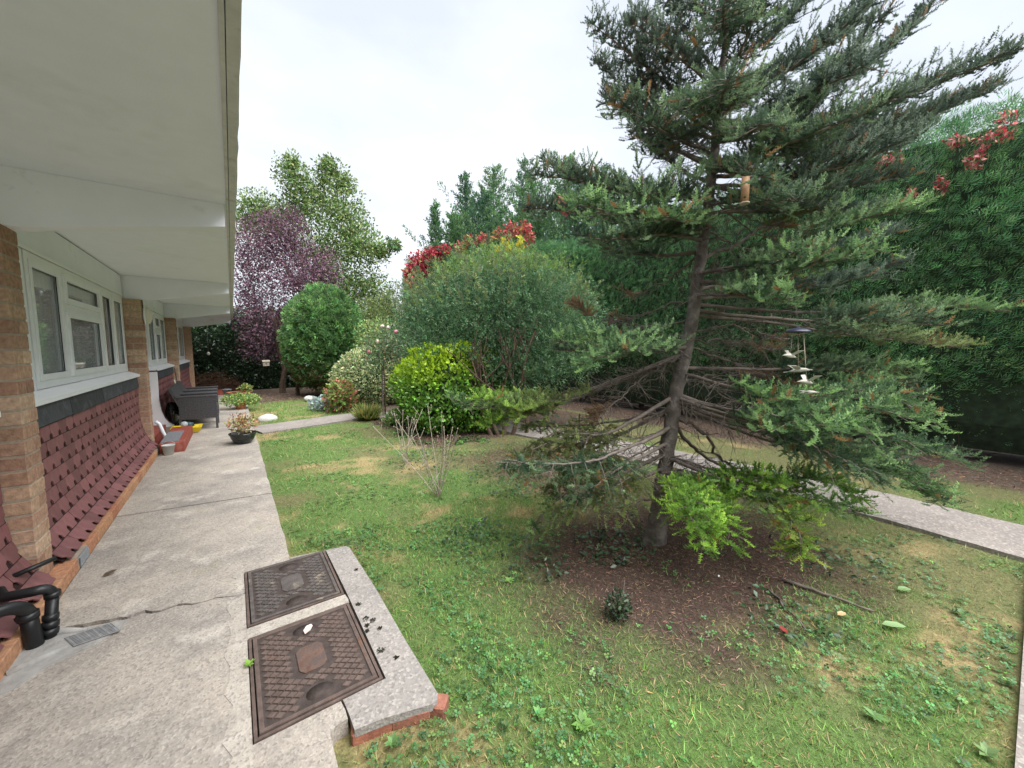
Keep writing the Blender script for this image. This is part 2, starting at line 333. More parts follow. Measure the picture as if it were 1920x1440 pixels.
# ================================================================ THE GROUND
def gz(x, y): return -.062 + .016 * (fbm(x, y, 1.3, 3) - .5) + .008 * (fbm(x, y, 7, 5, 2) - .5)
def zones(x, y):
    x = np.asarray(x, float); y = np.asarray(y, float)
    n1 = fbm(x, y, 1.6, 11); n2 = fbm(x, y, 4.5, 21); n3 = fbm(x, y, .9, 31)
    d = np.sqrt(((x - 2.5) / 1.02) ** 2 + ((y - 1.42) / .82) ** 2)
    mulch = 1 - sst(.72, 1.42, d + (n1 - .5) * .75 + (n2 - .5) * .45)
    mulch = np.maximum(mulch, .75 * (1 - sst(.55, 1.0, np.sqrt(((x - 3.1) / 1.1) ** 2 + ((y - 3.6) / 1.6) ** 2) + (n1 - .5) * .6)))
    bed = sst(-.12, .12, np.minimum(x - 2.25 - .3 * np.maximum(0, 5.6 - y), 9.6 - np.abs(y - 14.8)) + (n2 - .5) * .5)
    bed = np.maximum(bed * (x < 6.4) * (x > 1), sst(6.3, 6.7, x + (n1 - .5) * .8))
    bed = np.maximum(bed, sst(12.0, 12.9, y + (n1 - .5)) * (x > .3))
    bed = np.maximum(bed, sst(14.9, 15.2, y + (n1 - .5) * .4))
    dry = sst(.55, .72, n1 * .6 + n2 * .4 + .10 * np.exp(-np.maximum(0, x - .25) / .35))
    dry = np.maximum(dry, .8 * np.exp(-((x - .95) ** 2 / .09 + (y - 5.05) ** 2 / .02)))
    lush = sst(.36, .58, n3 * .5 + fbm(x, y, 2.6, 41) * .5 + .09 * np.exp(-((x - 1.0) / .8) ** 2) - .12 * sst(2.2, 3.2, x))
    return mulch, bed, dry, lush
c_mul = np.array([.090, .062, .049]); c_bed = np.array([.12, .09, .068]); c_dry = np.array([.36, .28, .14]); c_gr = np.array([.165, .165, .075]); c_lush = np.array([.115, .19, .056])
def gcol(x, y):
    mu, be, dr, lu = zones(x, y)
    c = c_gr[None] * (1 - lu[:, None]) + c_lush[None] * lu[:, None]
    c = c * (1 - dr[:, None] * .85) + c_dry[None] * dr[:, None] * .85
    c = c * (1 - be[:, None]) + c_bed[None] * be[:, None]
    return c * (1 - mu[:, None]) + c_mul[None] * mu[:, None]
def groundmat():
    m, t, b = pm('turf_and_soil'); n = t.nodes; l = t.links
    at = n.new('ShaderNodeAttribute'); at.attribute_name = 'Col'; ge = n.new('ShaderNodeNewGeometry')
    no = n.new('ShaderNodeTexNoise'); no.inputs['Scale'].default_value = 55; no.inputs['Detail'].default_value = 8; no.inputs['Roughness'].default_value = .75
    rp = n.new('ShaderNodeMapRange'); rp.inputs['From Min'].default_value = .25; rp.inputs['From Max'].default_value = .75; rp.inputs['To Min'].default_value = .35; rp.inputs['To Max'].default_value = 1.6
    vm = n.new('ShaderNodeVectorMath'); vm.operation = 'SCALE'; l.new(ge.outputs['Position'], no.inputs['Vector']); l.new(no.outputs['Fac'], rp.inputs['Value']); l.new(at.outputs['Color'], vm.inputs[0]); l.new(rp.outputs[0], vm.inputs['Scale'])
    l.new(vm.outputs[0], b.inputs['Base Color']); b.inputs['Roughness'].default_value = .97; b.inputs['Specular IOR Level'].default_value = .1
    bp = n.new('ShaderNodeBump'); bp.inputs['Strength'].default_value = .9; bp.inputs['Distance'].default_value = .02; l.new(no.outputs['Fac'], bp.inputs['Height']); l.new(bp.outputs[0], b.inputs['Normal'])
    return m
m_ground = groundmat()
def axis(pts): return np.concatenate([np.arange(a, b, s) for a, b, s in pts])
gx = axis([(-700, -100, 100), (-100, -20, 10), (-20, -1.2, 1.2), (-1.2, .2, .2), (.2, 5.2, .05), (5.2, 9, .12), (9, 20, 1), (20, 100, 10), (100, 801, 100)])
gy = axis([(-700, -100, 100), (-100, -20, 10), (-20, -1, 1), (-1, 6, .05), (6, 16, .12), (16, 30, 1), (30, 100, 10), (100, 801, 100)])
XX, YY = np.meshgrid(gx, gy); X1 = XX.ravel(); Y1 = YY.ravel(); Z1 = gz(X1, Y1)
inhouse = (X1 < .2); Z1 = np.where(inhouse, -.12, Z1)
nxg = len(gx); idx = np.arange(len(X1)).reshape(len(gy), nxg)
a_, b_, c_, d_ = idx[:-1, :-1].ravel(), idx[:-1, 1:].ravel(), idx[1:, 1:].ravel(), idx[1:, :-1].ravel()
ground = nmesh('ground', [(np.stack([X1, Y1, Z1], 1), np.concatenate([np.stack([a_, b_, c_], 1), np.stack([a_, c_, d_], 1)]), gcol(X1, Y1))], m_ground, None, 'structure')
# ---------------------------------------------------------------- concrete house path, slab by slab
path = bpy.data.objects.new('house_path', None); COL.objects.link(path); path['kind'] = 'structure'
PL, PR = -.862, .245
def jag(x0, y0, x1, y1, n, amp, seed, off=0):
    r = np.random.default_rng(seed); t = np.linspace(0, 1, n); j = r.normal(0, amp, n); j[0] = j[-1] = 0
    return [(x0 + (x1 - x0) * a, y0 + (y1 - y0) * a + q + off) for a, q in zip(t, j)]
crackA = jag(-.012, 2.60, PL, 2.80, 26, .009, 5); crackA = [(x, y - .012 * max(0, -x - .3)) for x, y in crackA]
crackB = [(x, y + .015 + .052 * max(0, -x - .10) + .004 * math.sin(x * 37)) for x, y in crackA]
edgeR = lambda y0, y1, n, s: [(PR + random.Random(s + i).uniform(-.007, .007), y0 + (y1 - y0) * i / (n - 1)) for i in range(n)]
slabA = [(PL, -1.6), (.215, -1.6), (.217, .2), (.214, 1.0), (.216, 1.43), (.24, 1.452), (.283, 1.455), (.284, 1.50), (.278, 1.548), (-.014, 1.548), (-.014, 2.162), (.452, 2.162), (.456, 2.2), (.452, 2.252), (-.014, 2.252)] + crackA
slabB = crackB[::-1] + [(-.014, 2.852), (.235, 2.856)] + edgeR(2.9, 4.335, 12, 3) + [(PL, 4.47)]
slabs = [slabA, slabB, [(PL, 4.482)] + edgeR(4.345, 6.78, 14, 40) + [(PL, 6.93)], [(PL, 6.94)] + edgeR(6.79, 9.3, 12, 70) + [(PL, 9.4)], [(PL, 9.41)] + edgeR(9.31, 14.9, 12, 110) + [(PL, 14.9)]]
for k, s_ in enumerate(slabs):
    q = slabs[k]
    if k == 1: q = crackB + [(PL, 4.47)] + edgeR(2.9, 4.335, 12, 3)[::-1] + [(.235, 2.856), (-.014, 2.852)]
    obj_from(fill([q], (0, -.004, 0, -.003, .001)[k], -.11), 'concrete_slab', m_conc, path)
MB().box(PL - .02, .22, -1.6, 14.9, -.13, -.045).build('soil_bed', m_soil, path)
# crack dirt and small rubble
rb = []
cp = np.array([(x, y) for x, y in crackA]); k = 260; t = rng.uniform(0, len(cp) - 1.01, k); i0 = t.astype(int); q = cp[i0] + (cp[i0 + 1] - cp[i0]) * (t - i0)[:, None]
q[:, 1] += rng.uniform(.0, 1, k) * (.010 + .05 * np.maximum(0, -q[:, 0] - .12)); pz = np.full(k, -.020)
rb.append(inst(T_CHIP, np.column_stack([q, pz]), rng.normal(0, 1, (k, 3)) * [1, 1, .4], rng.uniform(.01, .03, k), vary((.16, .10, .06), k, .1, .4), roll=2))
nmesh('crack_litter', rb, m_dry, path)
pr_ = random.Random(9)
def patch(xa, xb, ya, yb, z, n=16):
    le = [(xa + pr_.uniform(-.018, .018), ya + (yb - ya) * i / n) for i in range(n + 1)]
    obj_from(fill([[(xb, ya)] + [(xb, yb)] + le[::-1]], z, z - .02), 'cement_patch', m_concs, path)
patch(-.085, -.0155, 1.30, 2.57, .0022); patch(-.060, -.0155, 2.66, 2.90, -.0012)
obj_from(fill([[(-.013, 2.166), (.448, 2.166), (.45, 2.25), (-.013, 2.248)]], .0026, -.02), 'cement_patch', m_concs, path)
sur = [(.292, 1.392), (.40, 1.372), (.56, 1.322), (.592, 1.325), (.606, 1.35), (.604, 1.7), (.61, 2.2), (.603, 2.6), (.600, 2.79), (.585, 2.825), (.56, 2.832), (.245, 2.885), (.243, 2.864), (.457, 2.846), (.462, 2.25), (.458, 1.548), (.286, 1.548), (.291, 1.47)]
surround = obj_from(fill([sur], .002, -.030), 'drain_surround', m_conc2); surround['kind'] = 'structure'
obj_from(fill([[(.30, 1.41), (.595, 1.335), (.60, 2.81), (.26, 2.86), (.462, 2.84), (.462, 1.56), (.3, 1.56)]], -.031, -.2), 'bed', m_soil, surround)
# red brick edge under the surround
def brickmesh(name, l, w, h, c=.005):
    b = MB().cbox(-l / 2, l / 2, -w / 2, w / 2, -h / 2, h / 2, c); me = bpy.data.meshes.new(name); me.from_pydata(b.v, [], b.f); return me
rbm = brickmesh('edging_brick', .148, .07, .062, .006); rbm.materials.append(m_redbrick)
for (x, y, a, dz) in ((.36, 1.424, -.19, .010), (.500, 1.385, -.34, .010), (.575, 1.376, -.75, .012), (.581, 1.46, 1.55, .010)):
    o = link('edging_brick', rbm, None, surround, (x, y - .008, -.060 + dz), (0, 0, a))
# moss spots on the surround
mo = []
for (px, py, r_) in ((672, 1133, .013), (686, 1160, .016), (700, 1163, .015), (688, 1173, .010), (712, 1178, .009), (688, 1183, .009), (714, 1219, .017), (743, 1233, .008), (668, 1068, .006)):
    c = G(px, py, .004); k = 40; a = rng.uniform(0, 6.28, k); rr = r_ * np.sqrt(rng.random(k))
    mo.append(inst(T_LEAF, np.column_stack([c[0] + rr * np.cos(a), c[1] + rr * np.sin(a), np.full(k, .003)]), rng.normal(0, 1, (k, 3)) * [1, 1, .6] + [0, 0, .5], .011, vary((.028, .026, .018), k)))
nmesh('moss', mo, m_dry, surround)
# ---------------------------------------------------------------- garden path loop and cross path
def ribbon(name, ctr, w, z, mat, hw=.05):
    c = np.array(ctr); t = np.gradient(c, axis=0); t = unit(t); nrm = np.column_stack([-t[:, 1], t[:, 0]])
    jl = rng.normal(0, .008, len(c)); jr = rng.normal(0, .008, len(c))
    Lp = c + nrm * (w / 2 + jl)[:, None]; Rp = c - nrm * (w / 2 + jr)[:, None]
    V = []; F = []
    for a, b in zip(Lp, Rp): V += [(a[0], a[1], z), (b[0], b[1], z), (a[0], a[1], z - hw), (b[0], b[1], z - hw)]
    for i in range(len(c) - 1):
        p = i * 4; q = p + 4; F += [(p, p + 1, q + 1, q), (p, q, q + 2, p + 2), (p + 1, p + 3, q + 3, q + 1)]
    F += [(0, 2, 3, 1)]; o = MB().add(V, F).build(name, mat); o['kind'] = 'structure'; return o
def smooth(ctrl, n):
    c = np.array(ctrl, float); t = np.linspace(0, len(c) - 1.0001, n); i = t.astype(int); f = (t - i)[:, None]
    p0 = c[np.maximum(i - 1, 0)]; p1 = c[i]; p2 = c[np.minimum(i + 1, len(c) - 1)]; p3 = c[np.minimum(i + 2, len(c) - 1)]
    return .5 * ((2 * p1) + (-p0 + p2) * f + (2 * p0 - 5 * p1 + 4 * p2 - p3) * f ** 2 + (-p0 + 3 * p1 - 3 * p2 + p3) * f ** 3)
gp_c = smooth([(4.74, -4), (4.74, -1.5), (4.75, 0), (4.80, .95), (4.72, 2.2), (4.50, 3.7), (4.30, 4.9), (4.05, 6.2), (3.6, 7.3), (2.9, 8.25), (2.1, 8.62), (1.2, 8.42), (.25, 8.18)], 90)
ribbon('garden_path', gp_c, .80, -.030, m_gpath, .06)
cp_ = MB().box(.25, 4.30, -1.0, -.045, -.1, -.028).build('cross_path', m_gpath); cp_['kind'] = 'structure'
# ---------------------------------------------------------------- grass blades, clover, litter
def offpath(x, y):
    d = np.full(len(x), 9.)
    for c in gp_c[::2]: d = np.minimum(d, np.hypot(x - c[0], y - c[1]))
    ok = (d > .415) & (x > .262) & ~((y < -.03) & (y > -1.0) & (x < 4.3))
    return ok & ~((x < .628) & (y > 1.37 + .30 * (.45 - x) * 0) & (y < 2.87)) & ~((x < .64) & (y > 1.27) & (y < 2.87) & (y > 1.44 - .3 * (x - .25)))
def scatter(n, x0, x1, y0, y1, dens):
    x = rng.uniform(x0, x1, n); y = rng.uniform(y0, y1, n); k = offpath(x, y) & (rng.random(n) < dens(x, y)); return x[k], y[k]
blades = []
for (n, x0, x1, y0, y1, s) in ((105000, .25, 3.0, -.05, 3.2, (.016, .036)), (40000, 2.6, 4.45, -.05, 2.6, (.017, .038)), (42000, .25, 4.4, 2.6, 8.2, (.026, .05)), (26000, 3.0, 6.6, -1.5, 4.5, (.03, .065)), (22000, .25, 3.2, 8.6, 13.0, (.035, .07)), (16000, 5.1, 6.8, 1, 9, (.03, .065))):
    def dens(x, y):
        mu, be, dr, lu = zones(x, y); return np.clip((1 - mu * .97) * (1 - be * .93) * (.55 + .45 * lu) * (1 - .35 * dr), 0, 1)
    x, y = scatter(n, x0, x1, y0, y1, dens); mu, be, dr, lu = zones(x, y); k = len(x)
    c = np.where((rng.random(k) < .26 + .58 * dr)[:, None], np.array([.29, .225, .105]), np.where((rng.random(k) < lu)[:, None], np.array([.14, .24, .058]), np.array([.15, .195, .066])))
    c = c * (1 + rng.normal(0, .28, (k, 1))) * (1 + rng.normal(0, .1, (k, 3))); tall = .65 + .5 * lu
    d = np.column_stack([rng.normal(0, 1, k), rng.normal(0, 1, k), rng.uniform(.25, 1.3, k)])
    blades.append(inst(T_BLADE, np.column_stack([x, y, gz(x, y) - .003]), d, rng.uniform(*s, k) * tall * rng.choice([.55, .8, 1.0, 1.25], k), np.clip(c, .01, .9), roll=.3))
grass = nmesh('lawn_grass', blades, m_leaf, None, 'stuff'); tag(grass, 'short patchy lawn grass, green mixed with dry straw blades', 'grass')
wd = []
for (n, x0, x1, y0, y1, s, base) in ((16000, .3, 3.2, -.05, 3.2, (.008, .017), (.07, .16, .055)), (5000, .3, 4.4, 2.8, 8, (.013, .026), (.085, .17, .05)), (6000, 2.6, 4.4, -1, 2.5, (.008, .018), (.075, .15, .06)), (4200, 2.2, 6, 5.0, 9, (.03, .055), (.04, .075, .028))):
    def dens2(x, y):
        p = fbm(x, y, 3.2, 77); mu, be, dr, lu = zones(x, y); return sst(.46, .64, p) * (1 - mu * .82)
    x, y = scatter(n, x0, x1, y0, y1, dens2); k = len(x)
    wd.append(inst(T_CLOVER, np.column_stack([x, y, gz(x, y) + rng.uniform(.008, .028, k)]), rng.normal(0, 1, (k, 3)) * [1, 1, .25], rng.uniform(*s, k), vary(base, k, .12, .3, (.105, .20, .05), .2), roll=.35))
wo = nmesh('clover_weeds', wd, m_leaf, None, 'stuff'); tag(wo, 'small round-leaved clover and weeds spread through the lawn', 'weeds')
iv = []
for (cx, cy, r_, n) in ((1.60, 1.90, .22, 120), (2.2, 1.75, .3, 260), (1.45, 2.4, .3, 160), (2.9, 3.4, .9, 600), (2.35, .72, .22, 90), (3.3, .8, .35, 160), (2.0, 4.6, .5, 260)):
    a = rng.uniform(0, 6.28, n); rr = r_ * np.sqrt(rng.random(n)); x = cx + rr * np.cos(a); y = cy + rr * np.sin(a)
    iv.append(inst(T_LEAF, np.column_stack([x, y, gz(x, y) + rng.uniform(.01, .06, n)]), rng.normal(0, 1, (n, 3)) * [1, 1, .3], rng.uniform(.025, .05, n), vary((.032, .062, .028), n, .12, .35), roll=.35))
io = nmesh('ivy_ground_cover', iv, m_leafg, None, 'stuff'); tag(io, 'dark ivy leaves creeping over the soil under the fir', 'ivy')
lt = []
for (n, x0, x1, y0, y1, s, col, zone) in ((52000, 1.1, 4.3, .2, 4.8, (.010, .028), (.125, .082, .060), 0), (16000, 2.2, 4.2, 4.5, 9, (.02, .05), (.14, .095, .065), 1), (14000, 5.9, 7.6, -1.5, 9, (.02, .05), (.17, .10, .075), 1), (9000, .3, 4, 10.5, 14.8, (.03, .06), (.19, .14, .10), 1)):
    def dens3(x, y): z_ = zones(x, y); return np.clip(z_[zone] * 1.0 + .02, 0, 1)
    x, y = scatter(n, x0, x1, y0, y1, dens3); k = len(x)
    lt.append(inst(T_CHIP, np.column_stack([x, y, gz(x, y) + rng.uniform(0, .012, k)]), rng.normal(0, 1, (k, 3)) * [1, 1, .25], rng.uniform(*s, k), vary(col, k, .12, .4, (.22, .15, .10), .14), roll=1.0))
def dens4(x, y): return sst(.40, .62, fbm(x, y, 2.1, 87)) * .8 + .2
for (n, x0, x1, y0, y1, s) in ((11000, .26, 4.4, -.05, 4.0, (.008, .024)), (9000, .26, 4.4, 4.0, 9, (.015, .04))):
    x, y = scatter(n, x0, x1, y0, y1, dens4); k = len(x); lt.append(inst(T_CHIP, np.column_stack([x, y, gz(x, y) + rng.uniform(.002, .012, k)]), rng.normal(0, 1, (k, 3)) * [1, 1, .25], rng.uniform(*s, k), vary((.20, .145, .085), k, .12, .4, (.11, .075, .05), .3), roll=1.0))
lo = nmesh('needle_litter', lt, m_dry, None, 'stuff'); tag(lo, 'brown fallen needles and leaf litter covering the bare soil', 'litter')
# ================================================================ THE HOUSE
house = thing('bungalow', 'low brick bungalow with white overhanging eaves and maroon hung tiles below its windows', 'house', (-1.05, 7, 0))
XF, XW, XT = -.95, -1.135, -1.05            # pillar front, window plane, tile plane
PY = [3.26, 7.10, 10.94, 14.78]; PW = .215; SOF = 2.37
# roof, soffit, fascia
MB().box(-4.2, .034, -4.5, 15.7, SOF, SOF + .03).build('soffit', m_soff, house)
ff = MB()
ys = np.arange(-4.5, 15.9, .12); n_ = len(ys); rr_ = np.random.default_rng(4)
V = []
for i, y in enumerate(ys):
    e = rr_.normal(0, .0022); V += [(.036, y, SOF - .012), (.074 + e, y, SOF - .010 + e), (.078 + e, y, SOF + .17), (.036, y, SOF + .17)]
F = [(i * 4 + k, i * 4 + (k + 1) % 4, i * 4 + 4 + (k + 1) % 4, i * 4 + 4 + k) for i in range(n_ - 1) for k in range(4)] + [(0, 3, 2, 1), ((n_ - 1) * 4, (n_ - 1) * 4 + 1, (n_ - 1) * 4 + 2, (n_ - 1) * 4 + 3)]
ff.add(V, F).build('fascia', m_fascia, house)
MB().box(.018, .033, -4.4, 15.6, SOF - .010, SOF - .001).build('soffit_trim', m_fascia, house)
rf = MB(); rf.add([(.076, -4.6, SOF + .175), (.076, 15.8, SOF + .175), (-4.2, 15.8, 4.1), (-4.2, -4.6, 4.1), (-8.6, -4.6, SOF + .175), (-8.6, 15.8, SOF + .175)], [(0, 1, 2, 3), (3, 2, 5, 4), (0, 3, 4), (1, 5, 2)])
rf.box(-8.6, .07, -4.55, 15.75, SOF + .172, SOF + .174).build('roof', m_roof, house)
for y in [-.58] + PY:                       # tapering beams under the soffit
    y0, y1 = y + .045, y + .165
    pr = [(-1.34, SOF - .001), (.007, SOF - .001), (.007, 2.225), (-.90, 2.062), (-1.34, 2.062)]
    V = [(x, yy, z) for yy in (y0, y1) for x, z in pr]
    MB().add(V, [(4, 3, 2, 1, 0), (5, 6, 7, 8, 9)] + [(i, (i + 1) % 5, 5 + (i + 1) % 5, 5 + i) for i in range(5)]).build('beam', m_paint, house)
# brick pillars, course by course
CH = .0835; bm_l = brickmesh('brick', .205, .0985, .0735, .004); bm_l.materials.append(m_brick)
for pi, y in enumerate(PY):
    pil = MB().box(XF - .29, XF - .006, y + .006, y + PW - .006, -.05, 2.062).build('pillar', m_mortar, house)
    far = MB()
    nc = 25
    for c in range(nc):
        z = -.022 + CH * (c + .5)
        if z + .037 > 2.062: continue
        if c % 2: lay = [(XF - .0515, y + PW / 2, math.pi / 2), (XF - .215, y + .052, 0), (XF - .215, y + PW - .052, 0)]
        else: lay = [(XF - .104, y + .052, 0), (XF - .104, y + PW - .052, 0), (XF - .265, y + PW / 2, math.pi / 2)]
        for bx, by, a in lay:
            jx, ja = random.uniform(-.002, .002), random.uniform(-.006, .006)
            if pi < 3: link('brick', bm_l, None, pil, (bx + jx, by, z), (0, 0, a + ja))
            else:
                hx, hy = (.1025, .049) if a == 0 else (.049, .1025); far.box(bx - hx, bx + hx, by - hy, by + hy, z - .0367, z + .0367)
    if pi == 3: far.build('brickwork', m_brick, pil, 'stuff')
# tile-hung aprons with a flared foot
prof = np.array([(XT, 1.02), (XT, .80), (XT - .004, .60), (XT + .002, .46), (XT + .018, .33), (XT + .050, .22), (XT + .095, .14), (XT + .165, .085)])
ps = np.concatenate([[0], np.cumsum(np.linalg.norm(np.diff(prof, axis=0), axis=1))]); PTOT = ps[-1]
def pat(s): return np.array([np.interp(s, ps, prof[:, 0]), np.interp(s, ps, prof[:, 1])])
TW, TG, TL, TT = .160, .106, .165, .0065
def tilemesh():
    w, c, h, g = TW / 2 - .0008, .030, .040, .098
    o = [(-w + c, 0), (w - c, 0), (w - c * .80, .027), (w, h), (w, g), (-w, g), (-w, h), (-w + c * .80, .027)]; n = 8
    V = [(x, y, z) for z in (0, TT) for x, y in o] + [(-w, TL, 0), (w, TL, 0), (w, TL, TT), (-w, TL, TT)]
    F = [(7, 6, 5, 4, 3, 2, 1, 0), (8, 9, 10, 11, 12, 13, 14, 15)] + [(i, (i + 1) % n, n + (i + 1) % n, n + i) for i in (0, 1, 2, 3, 5, 6, 7)] + [(13, 12, 18, 19), (4, 5, 16, 17), (12, 4, 17, 18), (5, 13, 19, 16), (16, 19, 18, 17)]
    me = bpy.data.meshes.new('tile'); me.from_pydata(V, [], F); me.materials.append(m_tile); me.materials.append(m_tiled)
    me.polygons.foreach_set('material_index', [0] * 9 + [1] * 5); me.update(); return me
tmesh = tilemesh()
def tile_bay(y0, y1, single=True):
    V = []; F = []                           # wall the tiles hang on
    for i, (x, z) in enumerate(prof): V += [(x - .028, y0, z), (x - .028, y1, z)]
    F = [(2 * i, 2 * i + 1, 2 * i + 3, 2 * i + 2) for i in range(len(prof) - 1)]
    n = len(V); V += [(XT - .2, y0, 1.02), (XT - .2, y1, 1.02), (XT - .2, y0, -.05), (XT - .2, y1, -.05), (prof[-1, 0] - .028, y0, -.05), (prof[-1, 0] - .028, y1, -.05)]
    F += [(0, 1, n + 1, n), (n, n + 1, n + 3, n + 2)]
    ap = MB().add(V, F).build('tile_apron', m_tiled, house); sm = MB()
    rows = 9; A = pat(PTOT - .004); til = math.asin(TT * 1.12 / TG)
    for r in range(rows):
        s0 = max(PTOT - .004 - r * TG, .02); t_ = pat(max(s0 - TG, .0)) - pat(s0); t_ = t_ / np.linalg.norm(t_)
        if r == 0: t_ = t_ * .8 + np.array([-.25, .25]); t_ /= np.linalg.norm(t_)
        ca, sa = math.cos(til), math.sin(til); d = np.array([t_[0] * ca - t_[1] * sa, t_[0] * sa + t_[1] * ca])   # head leans into the wall
        nr = np.array([d[1], -d[0]]); a = A.copy(); A = A + d * TG + nr * TT * 1.1
        off = (r % 2) * TW / 2; k0 = math.ceil((y0 + TW / 2 - off) / TW - .5)
        y = math.floor(y0 / TW) * TW - TW + off
        while y < y1 + TW / 2:
            lo_, hi_ = max(y - TW / 2, y0), min(y + TW / 2, y1)
            if hi_ - lo_ > .02:
                yy = (lo_ + hi_) / 2; fx = (hi_ - lo_) / TW
                jx = random.uniform(-.0025, .0025); jr = random.gauss(0, .008); lift = abs(random.gauss(0, .0015))
                R = Matrix(((0, d[0], nr[0]), (1, 0, 0), (0, d[1], nr[1]))) @ Matrix.Rotation(jr, 3, 'Z')
                pos = (a[0] + nr[0] * lift, yy + jx, a[1] + nr[1] * lift)
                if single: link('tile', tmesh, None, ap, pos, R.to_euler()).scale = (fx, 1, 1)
                else:
                    Vt = [Vector(pos) + R @ Vector((v.co.x * fx, v.co.y, v.co.z)) for v in tmesh.vertices]
                    for pi_, p_ in enumerate(tmesh.polygons): pass
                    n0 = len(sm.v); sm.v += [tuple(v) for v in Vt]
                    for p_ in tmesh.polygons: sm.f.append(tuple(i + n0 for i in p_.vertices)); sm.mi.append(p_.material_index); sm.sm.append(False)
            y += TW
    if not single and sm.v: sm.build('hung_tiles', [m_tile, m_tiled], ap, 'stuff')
    # slates under the sill
    y = y0 + .01; sl = None
    while y < y1 - .05:
        e = min(y + random.uniform(.62, .95), y1 - .005)
        if e > y1 - .25: e = y1 - .005
        z0 = .895 + random.uniform(-.008, .008)
        V = [(XT + .018, y, z0), (XT + .018, e - .008, z0 + random.uniform(-.01, .01)), (XT + .006, e - .008, 1.035), (XT + .006, y, 1.035)]
        V += [(x - .012, yy, zz) for x, yy, zz in V]
        MB().add(V, [(0, 1, 2, 3), (7, 6, 5, 4), (0, 4, 5, 1), (1, 5, 6, 2), (3, 2, 6, 7), (0, 3, 7, 4)]).build('slate', m_slate, ap)
        y = e
    return ap
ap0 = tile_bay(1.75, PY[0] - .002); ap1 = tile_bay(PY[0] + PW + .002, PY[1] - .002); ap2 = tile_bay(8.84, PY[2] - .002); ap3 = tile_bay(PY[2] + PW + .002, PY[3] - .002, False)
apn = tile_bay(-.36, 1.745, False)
# plinth course of bricks along the foot of the tiles
pbm = brickmesh('plinth_brick', .205, .09, .080, .004); pbm.materials.append(m_plinth)
plinth = MB().box(-.99, -.872, -4, 6.98, -.06, .068).box(-.99, -.872, 8.75, 14.9, -.06, .068).build('plinth', m_mortar, house)
y = .2
while y < 14.9:
    if not (6.85 < y < 8.85):
        if 3.5 < y < 3.72: y += .215; continue        # the air brick sits here
        link('plinth_brick', pbm, None, plinth, (-.9085, y, .036 + random.uniform(-.002, .002)), (0, 0, math.pi / 2 + random.uniform(-.008, .008)))
    y += .215
ab = thing('air_vent_grille', 'small silver louvred air vent set in the brick plinth beside the pillar', 'vent', (-.87, 3.62, 0))
v_ = MB().box(-.868, -.862, 3.515, 3.705, .004, .076); v_.build('plate', m_galv, ab)
for k in range(7):
    z = .012 + k * .0088; MB().add([(-.862, 3.52, z), (-.862, 3.70, z), (-.852, 3.70, z + .004), (-.852, 3.52, z + .004), (-.862, 3.52, z + .006), (-.862, 3.70, z + .006)], [(0, 1, 2, 3), (3, 2, 5, 4)]).build('louvre', m_galv, ab)
